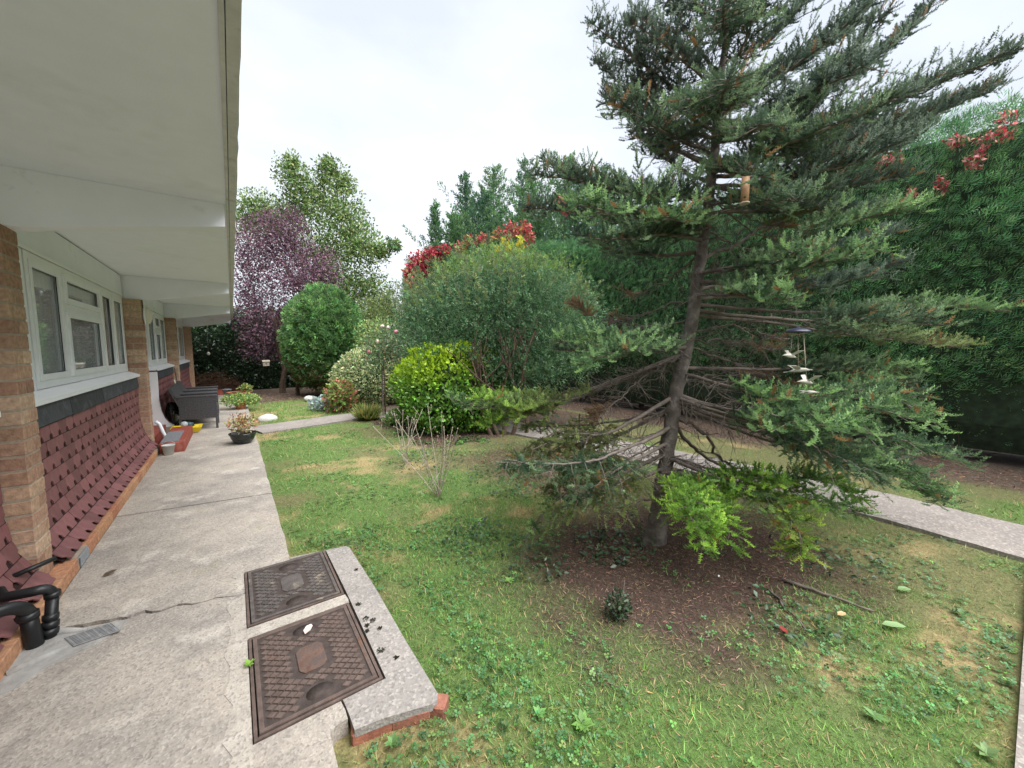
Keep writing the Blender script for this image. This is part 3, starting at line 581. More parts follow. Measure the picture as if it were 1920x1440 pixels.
# windows
def window(y0, y1, lights, opener, z0=1.115, z1=2.085, x=XW):
    w = MB().build('window', m_white, house) if False else None
    root = MB().box(x - .06, x + .01, y0, y0 + .055, z0, z1).box(x - .06, x + .01, y1 - .055, y1, z0, z1).box(x - .06, x + .01, y0 + .055, y1 - .055, z0, z0 + .055).box(x - .06, x + .01, y0 + .055, y1 - .055, z1 - .05, z1).build('window', m_white, house)
    ed = [y0 + .055] + lights + [y1 - .055]
    for m_ in lights: MB().box(x - .055, x + .008, m_ - .032, m_ + .032, z0 + .055, z1 - .05).build('mullion', m_white, root)
    for i in range(len(ed) - 1):
        a = ed[i] + (.032 if i else 0); b = ed[i + 1] - (.032 if i < len(ed) - 2 else 0)
        parts = [(z0 + .055, z1 - .05)]
        if i == opener:
            zt = z1 - .33; MB().box(x - .055, x + .008, a, b, zt - .03, zt + .03).build('transom', m_white, root); parts = [(z0 + .055, zt - .03), (zt + .03, z1 - .05)]
        for j, (c, d) in enumerate(parts):
            bw = .048 if i != opener else .052; pr_ = .016 if i != opener else .024
            MB().box(x, x + pr_, a + .002, b - .002, c + .002, c + bw).box(x, x + pr_, a + .002, b - .002, d - bw, d - .002).box(x, x + pr_, a + .002, a + bw, c + bw, d - bw).box(x, x + pr_, b - bw, b - .002, c + bw, d - bw).build('sash', m_white, root)
            MB().box(x - .012, x - .006, a + bw - .006, b - bw + .006, c + bw - .006, d - bw + .006).build('pane', m_glass, root)
            MB().box(x - .002, x + .003, a + bw - .002, b - bw + .002, c + bw - .005, c + bw + .004).box(x - .002, x + .003, a + bw - .002, b - bw + .002, d - bw - .004, d - bw + .005).box(x - .002, x + .003, b - bw - .004, b - bw + .005, c + bw, d - bw).build('gasket', m_black, root)
    s = MB(); V = [(XT + .035, z0 - .075), (XT + .035, z0 - .045), (x + .012, z0 - .006), (x - .05, z0 - .002), (x - .05, z0 - .072)]
    ye = y1 + .012
    W3 = [(a, yy, c) for yy in ((y0 - .012 if y0 != 4.16 else 3.60), ye) for a, c in V]
    s.add(W3, [(0, 1, 2, 3, 4), (9, 8, 7, 6, 5)] + [(i, 5 + i, 5 + (i + 1) % 5, (i + 1) % 5) for i in range(5)]).build('sill', m_white, root)
    # curtains and blind inside
    def drape(a, b, c, d, xx, mat, amp, wl, nm):
        n = max(8, int((b - a) / .02)); V = []
        for i in range(n + 1):
            yy = a + (b - a) * i / n; o = amp * math.sin(yy / wl * 6.28 + 1.5 * math.sin(yy * 3)); V += [(xx + o, yy, c), (xx + o * .8, yy, d)]
        MB().add(V, [(2 * i, 2 * i + 2, 2 * i + 3, 2 * i + 1) for i in range(n)], 0, True).build(nm, mat, root)
    drape(y0 + .03, y0 + .72, z0 + .02, z1, x - .050, m_curtain, .016, .085, 'curtain')
    drape(y0 + .78, y1 - .95, z0 + .02, z1, x - .060, m_curtain, .02, .12, 'curtain')
    drape(y1 - .60, y1 - .03, z0 + .02, z1, x - .035, m_blind, .006, .14, 'net_curtain')
    return root
window(4.16, PY[1] - .012, [4.86, 6.02, 6.53], 1); MB().box(XW - .05, XW + .006, PY[0] + PW + .001, 4.147, .9, 2.087).build('jamb_panel', m_white, house); window(8.86, PY[2] - .015, [9.55, 10.25], 1); window(PY[2] + PW + .02, PY[3] - .015, [12.3, 13.4], 1)
window(-.30, PY[0] - .03, [.8, 2.0], 1)
# board between window heads and soffit, with a dark gap at the soffit
for y0, y1 in ((-.36, PY[0]), (PY[0] + PW, PY[1]), (PY[1] + PW, PY[2]), (PY[2] + PW, PY[3])):
    MB().box(XW - .06, XW + .012, y0 + .001, y1 - .001, 2.088, SOF - .014).build('head_board', m_paint, house)
    MB().box(XW + .006, XW + .022, y0 + .001, y1 - .001, 2.088, 2.112).build('head_trim', m_white, house)
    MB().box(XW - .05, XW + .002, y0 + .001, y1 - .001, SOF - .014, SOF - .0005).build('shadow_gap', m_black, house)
# inside of the rooms, walls behind
ins = MB(); ins.box(-4.0, -3.9, -4, 15, 0, SOF - .002).box(-3.9, -1.3, -4.1, -4, 0, SOF - .002).box(-3.9, -1.2, 14.99, 15.1, 0, SOF - .002).box(-3.9, -1.26, -4, 15, -.06, .0)
for y in (3.3, 7.14, 10.98): ins.box(-3.9, -1.25, y, y + .12, .001, SOF - .002)
ins.build('inner_walls', m_room, house)
MB().box(-8.4, -1.25, 15.101, 15.2, -.06, SOF - .002).build('end_wall', m_mortar, house)
MB().box(-1.36, XW - .062, -4, -.36, -.06, SOF - .002).build('front_wall', m_mortar, house)
MB().box(-1.24, XW - .062, 14.996, 15.1, -.06, SOF - .002).build('corner_wall', m_mortar, house)
# door recess between the second pillar and the second bay
V = [(x - .028 + .03, 8.80, z) for x, z in prof] + [(prof[-1, 0] + .002, 8.80, -.05), (XT - .6, 8.80, -.05), (XT - .6, 8.80, 1.02)]
V2 = [(x, 8.838, z) for x, y, z in V]; n = len(V)
MB().add(V + V2, [tuple(range(n)), tuple(range(2 * n - 1, n - 1, -1))] + [(i, n + i, n + (i + 1) % n, (i + 1) % n) for i in range(n)]).build('white_cheek_board', m_white, house)
MB().box(-1.9, -1.16, 8.80, 8.838, 1.025, 2.085).build('recess_side', m_white, house)
dr = MB().cbox(-1.72, -1.67, 7.40, 8.74, .16, 2.08, .004).build('door', m_white, house)
MB().box(-1.668, -1.655, 7.55, 8.6, 1.15, 1.95).build('pane', m_glass, dr); MB().tube([(-1.655, 8.62, 1.02), (-1.62, 8.62, 1.02), (-1.62, 8.5, 1.02)], .010, 8).build('handle', m_galv, dr)
MB().box(-1.9, -.99, 7.33, 8.799, -.06, .11).build('threshold', m_redp, house)
wp = thing('waste_pipe_end', 'short white pipe end curving out at the foot of the wall beside the red step', 'pipe', (-.88, 8.0, 0))
MB().tube([(-.97, 7.62, .34), (-.93, 7.62, .30), (-.90, 7.62, .18), (-.875, 7.62, .10), (-.84, 7.62, .075)], .024, 10).tube([(-.845, 7.62, .077), (-.815, 7.62, .07)], .030, 10).build('pipe', m_white, wp)
# oval bulkhead lamp on the second pillar
lp = thing('bulkhead_lamp', 'oval white bulkhead lamp fixed high on the brick pillar', 'lamp', (XF, PY[1] + .11, 1.86))
def ell(c, rx, ry, rz, n=14, m=8):
    V = []; F = []
    for i in range(m + 1):
        p = math.pi * i / m
        for k in range(n): t = 2 * math.pi * k / n; V.append((c[0] + rx * math.sin(p) * math.cos(t), c[1] + ry * math.sin(p) * math.sin(t), c[2] + rz * math.cos(p)))
    for i in range(m):
        for k in range(n): F.append((i * n + k, (i + 1) * n + k, (i + 1) * n + (k + 1) % n, i * n + (k + 1) % n))
    return V, F
MB().add(*ell((XF + .018, PY[1] + .11, 1.86), .018, .085, .135), 0, True).build('base', m_white, lp); MB().add(*ell((XF + .04, PY[1] + .11, 1.86), .055, .07, .118), 0, True).build('diffuser', m_bird, lp)
MB().tube([(XF + .012, PY[1] + .03, 1.95), (XF + .012, PY[1] + .012, 2.0), (XF + .012, PY[1] + .02, 2.06)], .006, 6).build('cable', m_black, lp)
# ---------------------------------------------------------------- drain pipes and gully
pz = thing('drain_pipe', 'short thick black waste pipe bending from the tiles straight down into cement', 'pipe', G(66, 1213, 0))
a = G(66, 1213, 0); p_ = []
MB().tube([a + [.003, .0, -.03], a + [-.006, 0.0, .10], a + [-.010, 0, .165]], .030, 16).build('pipe', m_black, pz)
arc = [a + [-.010 - .075 * (1 - math.cos(t)), -.06 * (1 - math.cos(t)), .165 + .075 * math.sin(t)] for t in np.linspace(0, 1.5, 8)]
MB().tube(arc + [arc[-1] + [-.14, -.11, .0]], .0285, 16).build('elbow', m_black, pz)
MB().tube([a + [-.010, 0, .145], a + [-.0105, 0, .175]], .036, 16).build('collar', m_black, pz)
b = G(93, 1198, 0)
pz = thing('drain_pipe', 'slim black waste pipe with ribbed joint and side elbow at the foot of the pillar', 'pipe', b)
MB().tube([b + [0, 0, -.02], b + [.012, .045, .20]], .0235, 14).build('pipe', m_black, pz)
for t0 in (.02, .05, .08): MB().tube([b + np.array([.012, .045, .22]) * (t0 / .2), b + np.array([.012, .045, .22]) * ((t0 + .022) / .2)], .031 - .002 * (t0 > .06), 14).build('rib', m_black, pz)
top = b + [.012, .045, .20]; arc = [top + [-.045 * (1 - math.cos(t)), -.02 * (1 - math.cos(t)), .045 * math.sin(t)] for t in np.linspace(0, 1.57, 7)]
MB().tube(arc + [arc[-1] + [-.10, .02, -.003], arc[-1] + [-.13, .06, .02]], .023, 12).build('elbow', m_black, pz); MB().tube([top + [0, 0, -.012], top + [0, 0, .012]], .0295, 14).build('collar', m_black, pz)
c = np.array([-.90, 3.16, .20]); pz = thing('overflow_pipe', 'thin black overflow pipe poking sideways from the tiles by the pillar', 'pipe', c)
MB().tube([(-1.0, 3.08, .215), (-.86, 3.17, .235)], .0125, 10).build('pipe', m_black, pz)
bed_ = [(-.87, 2.36), (-.80, 2.40), (-.72, 2.50), (-.60, 2.545), (-.53, 2.62), (-.515, 2.69), (-.60, 2.71), (-.72, 2.735), (-.80, 2.765), (-.866, 2.86)]
gl = thing('drain_gully', 'grey cement drain gully with a worn metal grid beside the black pipes', 'drain', (-.65, 2.6, 0))
obj_from(fill([bed_], .0075, -.03), 'cement_bed', m_mort2, gl)
MB().tube([(-.86, 2.80, .006), (-.76, 2.755, .010), (-.66, 2.70, .008)], [.022, .020, .010], 8).tube([(-.86, 2.52, .004), (-.78, 2.56, .006), (-.70, 2.60, .004)], [.02, .018, .012], 8).build('cement_fillet', m_mort2, gl)
gc = np.array([-.625, 2.635]); u1 = np.array([.995, .10]); v1 = np.array([-.45, .89])
def gp(u, v, z): q = gc + u1 * u + v1 * v; return (q[0], q[1], z)
MB().add([gp(-.078, -.062, .0095), gp(.078, -.062, .0095), gp(.078, .062, .0095), gp(-.078, .062, .0095)], [(0, 1, 2, 3)]).build('gully_pit', m_soil, gl)
for k in range(8):
    v = -.055 + k * .0155
    MB().add([gp(-.078, v - .004, .013), gp(.078, v - .004, .013), gp(.078, v + .004, .013), gp(-.078, v + .004, .013), gp(-.078, v - .004, .0085), gp(.078, v - .004, .0085), gp(.078, v + .004, .0085), gp(-.078, v + .004, .0085)], [(0, 1, 2, 3), (0, 4, 5, 1), (2, 6, 7, 3), (1, 5, 6, 2), (0, 3, 7, 4)]).build('grid_bar', m_galv, gl)
for k in range(6):
    u = -.07 + k * .028
    MB().add([gp(u - .003, -.06, .0118), gp(u + .003, -.06, .0118), gp(u + .003, .06, .0118), gp(u - .003, .06, .0118)], [(0, 1, 2, 3)]).build('cross_bar', m_galv, gl)
# ---------------------------------------------------------------- manhole covers
def manhole(y0, y1, label, mat, mrust, seed):
    x0, x1 = -.010, .448; o = thing('manhole_cover', label, 'manhole cover', ((x0 + x1) / 2, (y0 + y1) / 2, 0), 'two drain covers let into the path edge')
    cx = (x0 + x1) / 2; cy = (y0 + y1) / 2; fr = .012; zt = .006
    MB().box(x0, x1, y0, y0 + fr, -.04, zt).box(x0, x1, y1 - fr, y1, -.04, zt).box(x0, x0 + fr, y0 + fr, y1 - fr, -.04, zt).box(x1 - fr, x1, y0 + fr, y1 - fr, -.04, zt).build('frame', m_iron, o)
    a0, a1, b0, b1 = x0 + fr + .004, x1 - fr - .004, y0 + fr + .004, y1 - fr - .004
    holes = [(cx, b0 + .075), (cx, b1 - .075)]; hr = (.052, .040)
    loops = [[(a0, b0), (a1, b0), (a1, b1), (a0, b1)]] + [[(hx + hr[0] * math.cos(t), hy + hr[1] * math.sin(t)) for t in np.linspace(0, 6.283, 21)[:-1]] for hx, hy in holes]
    obj_from(fill(loops, .005, -.035), 'plate', m_irond, o)
    for hx, hy in holes:
        MB().lathe([(1.0, .0055), (.95, -.004), (.7, -.022), (0.02, -.030)], (hx, hy, 0), 20, sx=hr[0] * .998, sy=hr[1] * .998).build('key_recess', m_irond, o)
        MB().tube([(hx - .035, hy, -.012), (hx + .035, hy, -.012)], .006, 8).build('lifting_bar', m_rust, o)
    oc = [(-.036, -.085), (.036, -.085), (.055, -.06), (.055, .06), (.036, .085), (-.036, .085), (-.055, .06), (-.055, -.06)]
    obj_from(fill([[(cx + u, cy + v) for u, v in oc]], .0095, .004), 'centre_plate', mrust, o)
    pads = MB(); sp = .0305; g = .0052; ang = math.radians(38)
    e1 = np.array([math.cos(ang), math.sin(ang)]); e2 = np.array([-math.cos(ang), math.sin(ang)]); r_ = random.Random(seed)
    for i in range(-24, 25):
        for j in range(-24, 25):
            c = np.array([cx, cy]) + e1 * (i + .5) * sp + e2 * (j + .5) * sp
            h = (sp - g) / 2
            q = [c + e1 * s_ * h + e2 * t_ * h for s_, t_ in ((-1, -1), (1, -1), (1, 1), (-1, 1))]
            if any(p[0] < a0 + .020 or p[0] > a1 - .020 or p[1] < b0 + .020 or p[1] > b1 - .020 for p in q): continue
            if any(((p[0] - hx) / .060) ** 2 + ((p[1] - hy) / .047) ** 2 < 1 for p in q for hx, hy in holes): continue
            if any(abs(p[0] - cx) < .057 and abs(p[1] - cy) < .087 for p in q): continue
            z = .0105 + r_.uniform(-.0005, .0005)
            pads.add([(p[0], p[1], .004) for p in q] + [(p[0] * .9 + c[0] * .1, p[1] * .9 + c[1] * .1, z) for p in q], [(4, 5, 6, 7), (0, 1, 5, 4), (1, 2, 6, 5), (2, 3, 7, 6), (3, 0, 4, 7)])
    pads.build('tread_diamonds', mat, o, 'stuff')
    MB().box(a0 + .002, a1 - .002, b0 + .002, b0 + .018, .0045, .0098).box(a0 + .002, a1 - .002, b1 - .018, b1 - .002, .0045, .0098).box(a0 + .002, a0 + .018, b0 + .018, b1 - .018, .0045, .0098).box(a1 - .018, a1 - .002, b0 + .018, b1 - .018, .0045, .0098).build('rim', mat, o)
    return o
manhole(1.552, 2.158, 'dark brown iron manhole cover with an all rusty centre plate, pale leaf in its recess', m_iron, m_rust, 2)
manhole(2.256, 2.846, 'greyer iron manhole cover with crusted tan patches and a grey centre plate', m_iron2, m_iron2, 3)
MB().box(-.008, .446, 1.55, 2.85, -.16, -.05).build('soil_bed', m_soil, path)
# ================================================================ THE FIR
FD = 2.9466
fir = thing('fir_tree', 'large spreading fir with grey trunk, dead inner twigs and bright green branch tips', 'tree', G(1228, 1000))
TR = [(1220, 1045, 0), (1231, 985, 0), (1243, 900, 0), (1255, 820, 0), (1266, 745, 0), (1278, 690, 0), (1297, 605, 0), (1310, 510, .02), (1322, 430, .02), (1334, 330, .04), (1344, 240, .05), (1352, 160, .06), (1360, 70, .06), (1366, -30, .06), (1370, -130, .06), (1373, -240, .06), (1376, -330, .06)]
tp = np.array([P(x, y, FD + d) for x, y, d in TR]); tr_ = .78 * np.array([.155, .090, .074, .070, .066, .064, .060, .055, .050, .045, .040, .036, .030, .024, .018, .012, .004])
tpy = np.array([y for x, y, d in TR])
tk = smooth(np.column_stack([tp, tr_]), 60); tkp = tk[:, :3] + rng.normal(0, .004, (60, 3)); tkr = tk[:, 3] * (1 + rng.normal(0, .03, 60))
MB().tube(tkp, tkr, 12).build('trunk', m_bark, fir)
def trunk_at(py):
    o = np.argsort(tpy); return np.array([np.interp(py, tpy[o], tp[o, k]) for k in range(3)])
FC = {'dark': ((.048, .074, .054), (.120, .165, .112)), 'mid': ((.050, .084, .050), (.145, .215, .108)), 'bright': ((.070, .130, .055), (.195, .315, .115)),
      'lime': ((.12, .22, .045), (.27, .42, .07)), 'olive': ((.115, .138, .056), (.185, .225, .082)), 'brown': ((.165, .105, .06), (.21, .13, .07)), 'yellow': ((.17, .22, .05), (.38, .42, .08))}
def fir_branch(py, pts, kind='mid', start=.3, wid=.34, r0=.016, dens=1.0, droop=0.0, dead=.0, endk=None):
    a = trunk_at(py); ctrl = [a] + [P(x, y, FD + d) for x, y, d in pts]
    n = 40; c = smooth(ctrl, n); seg = np.linalg.norm(np.diff(c, axis=0), axis=1); s = np.concatenate([[0], np.cumsum(seg)]); Lb = s[-1]
    c = c + np.cumsum(rng.normal(0, .0025 if dead < .6 else .008, (n, 3)), 0); wood = MB(); wood.tube(c, np.interp(s / Lb, [0, 1], [r0, .003]), 6)
    pos = []; dr = []; sc = []; cl = []; st = .058 / dens; t = .05 * Lb; base, tip = [np.array(q) for q in FC[kind]]
    b2, t2 = [np.array(q) for q in FC[endk or kind]]
    def at(q): return np.array([np.interp(q, s, c[:, k]) for k in range(3)])
    while t < Lb:
        f = t / Lb; p = at(t); d = unit(at(min(t + .03, Lb)) - at(max(t - .03, 0))); sd = np.cross(d, [0, 0, 1.]); sd = sd / (np.linalg.norm(sd) + 1e-6)
        leafy = f > start
        for sg in (-1, 1):
            if not leafy and random.random() > .5: continue
            ff = (f - start) / (1 - start) if leafy else 0
            l = .9 * wid * (1 - .62 * ff ** 1.5) * random.uniform(.55, 1.15) * (.75 if not leafy else min(1, .45 + ff * 3)); l = min(l, (Lb - t) * .9 + .10)
            td = d * random.uniform(.25, .6) + sg * sd * random.uniform(.6, .95) + np.array([0, 0, random.uniform(-.3, .5) - droop]); td /= np.linalg.norm(td)
            bare = (not leafy) or random.random() < dead
            e1 = p + td * l * .5 + np.array([0, 0, random.uniform(-.012, .012)]); e2 = p + td * l + np.array([0, 0, -.05 * l - droop * l * .35 + random.uniform(0, .05) * l])
            wood.tube([p, e1, e2], [.0042, .003, .0014], 3, cap=False)
            if bare:
                for q in range(random.randint(2, 6)):
                    w = random.uniform(.2, .95); o_ = p + td * l * w; v = td + np.random.default_rng(random.randint(0, 1 << 30)).normal(0, .7, 3); v /= np.linalg.norm(v)
                    wood.tube([o_, o_ + v * random.uniform(.04, .16) - [0, 0, .02]], [.0018, .0008], 3, cap=False)
                continue
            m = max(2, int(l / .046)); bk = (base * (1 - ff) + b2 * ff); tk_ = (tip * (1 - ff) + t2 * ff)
            for q in range(m + 1):
                w = q / m; o_ = p + (e1 - p) * min(1, w * 2) if w < .5 else e1 + (e2 - e1) * (w - .5) * 2
                if q == m: vs = [td]
                else: vs = [td * .72 + np.cross(td, [0, 0, 1.]) * sg2 * .72 + np.array([0, 0, .12 - droop * .5]) for sg2 in (-1, 1)]
                if random.random() < .62: vs = vs + [td * random.uniform(.1, .6) + np.array([random.gauss(0, .2), random.gauss(0, .2), .8 - droop * 2.2])]
                for v in vs:
                    if random.random() < .12: continue
                    v = v + np.array([random.gauss(0, .3), random.gauss(0, .3), random.gauss(0.22 - droop, .3)])
                    pos.append(o_); dr.append(v); sz = random.uniform(.075, .118) * (1.05 - .25 * w); sc.append(sz)
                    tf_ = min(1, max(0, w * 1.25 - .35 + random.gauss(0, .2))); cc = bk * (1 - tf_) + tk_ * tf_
                    if random.random() < .035: cc = np.array([.19, .115, .05])
                    cl.append(cc * random.uniform(.72, 1.25))
        t += st * random.uniform(.8, 1.25)
    br = wood.build('branch', m_twig, fir)
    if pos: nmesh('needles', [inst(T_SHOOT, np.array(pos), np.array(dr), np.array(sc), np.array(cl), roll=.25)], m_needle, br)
def FB(py, pts, *a, **k):
    fir_branch(py, pts, *a, **k)
    if py < 345 and int(py + pts[-1][0]) % 5 > 0:                                     # the crown is thick: a second bough beside most of the upper ones
        r_ = random.Random(py * 13 + pts[-1][0]); f = r_.uniform(.55, .85); x0 = 1340
        q = [(x0 + (x - x0) * (f if i else 1) + r_.uniform(-18, 18), y + r_.uniform(-28, 34), d + r_.uniform(-.35, .35) * (i + 1) / len(pts)) for i, (x, y, d) in enumerate(pts)]
        fir_branch(py + r_.uniform(-22, 22), q, *a, **k)
# upper crown
FB(225, [(1240, 150, -.1), (1112, 48, -.1)], 'dark', .30, .36); FB(262, [(1230, 215, .2), (1118, 110, .3)], 'dark', .3, .36)
FB(290, [(1250, 250, -.3), (1150, 195, -.45)], 'mid', .3, .32); FB(312, [(1240, 255, 0), (1130, 165, 0)], 'dark', .32, .34); FB(180, [(1270, 110, -.3), (1180, 50, -.4)], 'dark', .25, .34)
FB(150, [(1290, 60, 0), (1225, -40, .1)], 'dark', .25, .34); FB(160, [(1280, 90, .3), (1200, 20, .5)], 'dark', .25, .34); FB(185, [(1395, 80, -.3), (1440, -40, -.4)], 'mid', .2, .34)
FB(120, [(1450, 60, .2), (1545, -50, .3)], 'dark', .2, .36); FB(220, [(1450, 150, -.2), (1570, 60, -.3), (1660, -30, -.3)], 'dark', .22, .38)
FB(242, [(1480, 200, .1), (1640, 110, .2), (1750, 5, .2)], 'dark', .22, .38); FB(270, [(1500, 240, -.1), (1700, 180, -.1), (1908, 95, -.1)], 'dark', .22, .40)
FB(300, [(1480, 285, .3), (1650, 240, .4), (1860, 160, .5)], 'dark', .25, .38); FB(312, [(1450, 280, -.4), (1560, 240, -.6), (1690, 180, -.65)], 'mid', .25, .36)
FB(332, [(1450, 330, -.2), (1580, 310, -.3), (1730, 250, -.3)], 'dark', .22, .38); FB(350, [(1430, 350, .2), (1560, 355, .4), (1700, 330, .5)], 'dark', .25, .36)
FB(230, [(1352, 190, -.5), (1365, 160, -.9)], 'mid', .2, .34); FB(260, [(1405, 255, -.5), (1440, 230, -.85)], 'mid', .2, .34); FB(215, [(1320, 200, -.4), (1290, 190, -.7)], 'mid', .2, .34)
FB(230, [(1370, 190, .6), (1390, 150, 1.0)], 'dark', .2, .34); FB(320, [(1380, 320, -.5), (1430, 330, -.8)], 'mid', .2, .32); FB(300, [(1300, 260, .5), (1260, 230, .9)], 'dark', .2, .34)
FB(60, [(1300, 0, -.2), (1250, -80, -.3)], 'dark', .15, .32); FB(70, [(1430, 10, -.3), (1500, -70, -.4)], 'dark', .15, .32); FB(90, [(1360, 30, -.5), (1370, -10, -.7)], 'mid', .15, .32)
FB(40, [(1440, -40, .2), (1560, -150, .3)], 'dark', .15, .34); FB(-20, [(1300, -60, 0), (1230, -150, 0)], 'dark', .1, .3); FB(-60, [(1420, -100, -.2), (1480, -180, -.3)], 'dark', .1, .28); FB(-120, [(1400, -190, .1), (1420, -250, .1)], 'dark', .1, .24); FB(-130, [(1350, -190, -.1), (1320, -250, -.1)], 'dark', .1, .24)
FB(250, [(1520, 170, -.5), (1620, 110, -.8)], 'dark', .25, .34); FB(200, [(1500, 110, .5), (1640, 30, .7)], 'dark', .25, .36); FB(310, [(1560, 280, .1), (1760, 210, .1), (1850, 170, .1)], 'dark', .25, .36)
FB(340, [(1250, 300, .3), (1190, 240, .5)], 'dark', .3, .32)
# left middle tier
FB(395, [(1220, 375, -.1), (1100, 335, -.1), (1000, 325, -.1)], 'mid', .25, .40); FB(430, [(1200, 425, .1), (1090, 400, .2), (985, 390, .2)], 'mid', .25, .40, endk='dark')
FB(440, [(1240, 415, -.4), (1160, 395, -.6), (1085, 375, -.7)], 'mid', .2, .36, endk='bright'); FB(450, [(1255, 440, -.3), (1180, 450, -.5), (1120, 450, -.6)], 'mid', .2, .34); FB(430, [(1290, 420, -.4), (1250, 410, -.7)], 'mid', .25, .26, endk='bright')
FB(410, [(1200, 370, .5), (1080, 330, .8), (1020, 300, .9)], 'dark', .3, .38); FB(385, [(1260, 360, -.4), (1200, 350, -.7)], 'mid', .2, .32); FB(470, [(1240, 480, .2), (1150, 470, .3), (1080, 440, .4)], 'dark', .25, .34, droop=.1)
# right middle tier
FB(515, [(1420, 490, -.2), (1550, 430, -.3), (1710, 392, -.3)], 'mid', .25, .38, endk='bright'); FB(530, [(1420, 530, -.4), (1520, 500, -.6), (1640, 470, -.7)], 'mid', .2, .36, endk='bright')
FB(550, [(1400, 550, -.5), (1500, 555, -.75)], 'mid', .45, .28, endk='bright'); FB(560, [(1450, 550, .1), (1580, 530, .2), (1700, 490, .2)], 'dark', .25, .38); FB(512, [(1430, 500, -.4), (1500, 470, -.7)], 'mid', .4, .30, endk='bright')
FB(540, [(1440, 520, .5), (1560, 470, .8), (1680, 430, .9)], 'dark', .3, .36); FB(490, [(1420, 440, .3), (1540, 400, .4)], 'olive', .6, .24, dead=.6)
FB(572, [(1480, 585, .4), (1640, 585, .6), (1780, 572, .7), (1895, 578, .7)], 'mid', .42, .34, endk='bright'); FB(590, [(1500, 615, .2), (1660, 635, .3), (1800, 650, .3)], 'mid', .45, .32, endk='olive'); FB(580, [(1500, 600, -.1), (1640, 600, -.1), (1760, 610, -.1)], 'mid', .45, .32)
FB(400, [(1430, 390, .2), (1540, 395, .3), (1640, 400, .4)], 'dark', .25, .36); FB(380, [(1420, 370, -.5), (1500, 375, -.8)], 'mid', .25, .34)
# lower right tier
FB(740, [(1390, 772, -.1), (1500, 755, -.2), (1640, 735, -.3), (1740, 800, -.3)], 'mid', .35, .36, endk='bright', r0=.022); FB(752, [(1380, 790, -.2), (1520, 795, -.4), (1660, 815, -.6), (1790, 855, -.6)], 'bright', .32, .36, endk='mid', droop=.1, r0=.022)
FB(762, [(1400, 800, 0), (1550, 830, 0), (1700, 870, 0), (1775, 940, 0)], 'mid', .38, .36, droop=.15); FB(690, [(1420, 690, .2), (1540, 690, .3), (1660, 700, .4), (1730, 745, .4)], 'mid', .4, .34, dead=.1)
FB(700, [(1400, 735, -.4), (1500, 770, -.7), (1620, 800, -.85)], 'bright', .35, .32); FB(755, [(1430, 810, .4), (1560, 840, .5), (1680, 860, .6)], 'dark', .35, .36, droop=.1); FB(745, [(1450, 810, -.5), (1560, 860, -.7), (1650, 900, -.75)], 'mid', .5, .30, droop=.3)
# low near boughs
FB(850, [(1330, 885, -.2), (1420, 915, -.3), (1500, 930, -.45), (1600, 950, -.5)], 'lime', .5, .26, droop=.1, endk='bright'); FB(860, [(1360, 905, -.4), (1450, 940, -.6), (1500, 1000, -.7), (1510, 1045, -.7)], 'bright', .55, .20, droop=.25, endk='yellow')
FB(885, [(1300, 915, -.35), (1335, 945, -.6), (1330, 1000, -.7)], 'lime', .3, .26, droop=.05); FB(892, [(1285, 920, -.45), (1290, 955, -.75), (1285, 985, -.8)], 'lime', .3, .24, droop=.05); FB(880, [(1330, 920, -.3), (1375, 945, -.5)], 'lime', .4, .22)
FB(780, [(1320, 830, -.1), (1365, 890, -.1), (1420, 920, 0)], 'olive', .95, .20, dead=1, r0=.016); FB(790, [(1330, 860, .2), (1440, 905, .3), (1560, 900, .4)], 'olive', .9, .3, dead=1)
# left lower tier
FB(640, [(1200, 640, -.3), (1120, 640, -.4), (1038, 648, -.45)], 'mid', .3, .30, endk='bright'); FB(650, [(1210, 655, -.5), (1140, 668, -.7), (1080, 690, -.7)], 'mid', .25, .28, endk='bright'); FB(645, [(1200, 650, .1), (1110, 660, .2), (1050, 660, .2)], 'mid', .3, .30)
FB(662, [(1150, 712, 0), (1033, 757, 0), (930, 762, 0), (848, 752, 0)], 'olive', .42, .28, endk='bright', dead=.15, r0=.020); FB(668, [(1140, 725, .2), (1010, 770, .3), (930, 770, .35), (870, 765, .4)], 'olive', .55, .26, endk='bright', dead=.1)
FB(742, [(1145, 811, -.2), (1070, 815, -.3), (955, 870, -.4)], 'olive', .45, .24, dens=.65, droop=.25, dead=.35, r0=.017); FB(770, [(1170, 790, .2), (1080, 800, .3), (990, 800, .4)], 'olive', .45, .26, dens=.7, droop=.3, dead=.35)
FB(800, [(1150, 850, -.5), (1060, 872, -.7), (945, 872, -.8)], 'mid', .5, .20, dens=.6, droop=.3, dead=.3); FB(850, [(1150, 900, -.2), (1060, 925, -.3), (985, 1010, -.3)], 'bright', .55, .2, dens=.6, droop=.2, dead=.45)
FB(760, [(1150, 820, .1), (1080, 860, 0), (1030, 930, 0)], 'olive', .4, .24, dens=.7, droop=.35, dead=.3); FB(930, [(1170, 938, -.1), (1090, 965, -.2)], 'olive', .9, .15, dead=1, r0=.012); FB(830, [(1190, 860, -.5), (1130, 900, -.7), (1080, 930, -.7)], 'mid', .5, .18, dens=.6, droop=.3, dead=.3)
FB(880, [(1180, 900, -.3), (1110, 890, -.5)], 'olive', .4, .2, dens=.7, droop=.3, dead=.3)
for (py, pts) in ((664, [(1150, 715, -.1), (1033, 755, -.1), (960, 765, -.15), (900, 745, -.2)]), (664, [(1150, 712, .1), (1040, 750, .1), (960, 775, .1), (905, 795, 0)]), (666, [(1150, 714, .05), (1040, 752, .2), (970, 745, .3), (920, 745, .4)])): FB(py, pts, 'olive', .62, .26, .006, 1.1, .05, .05, 'lime')
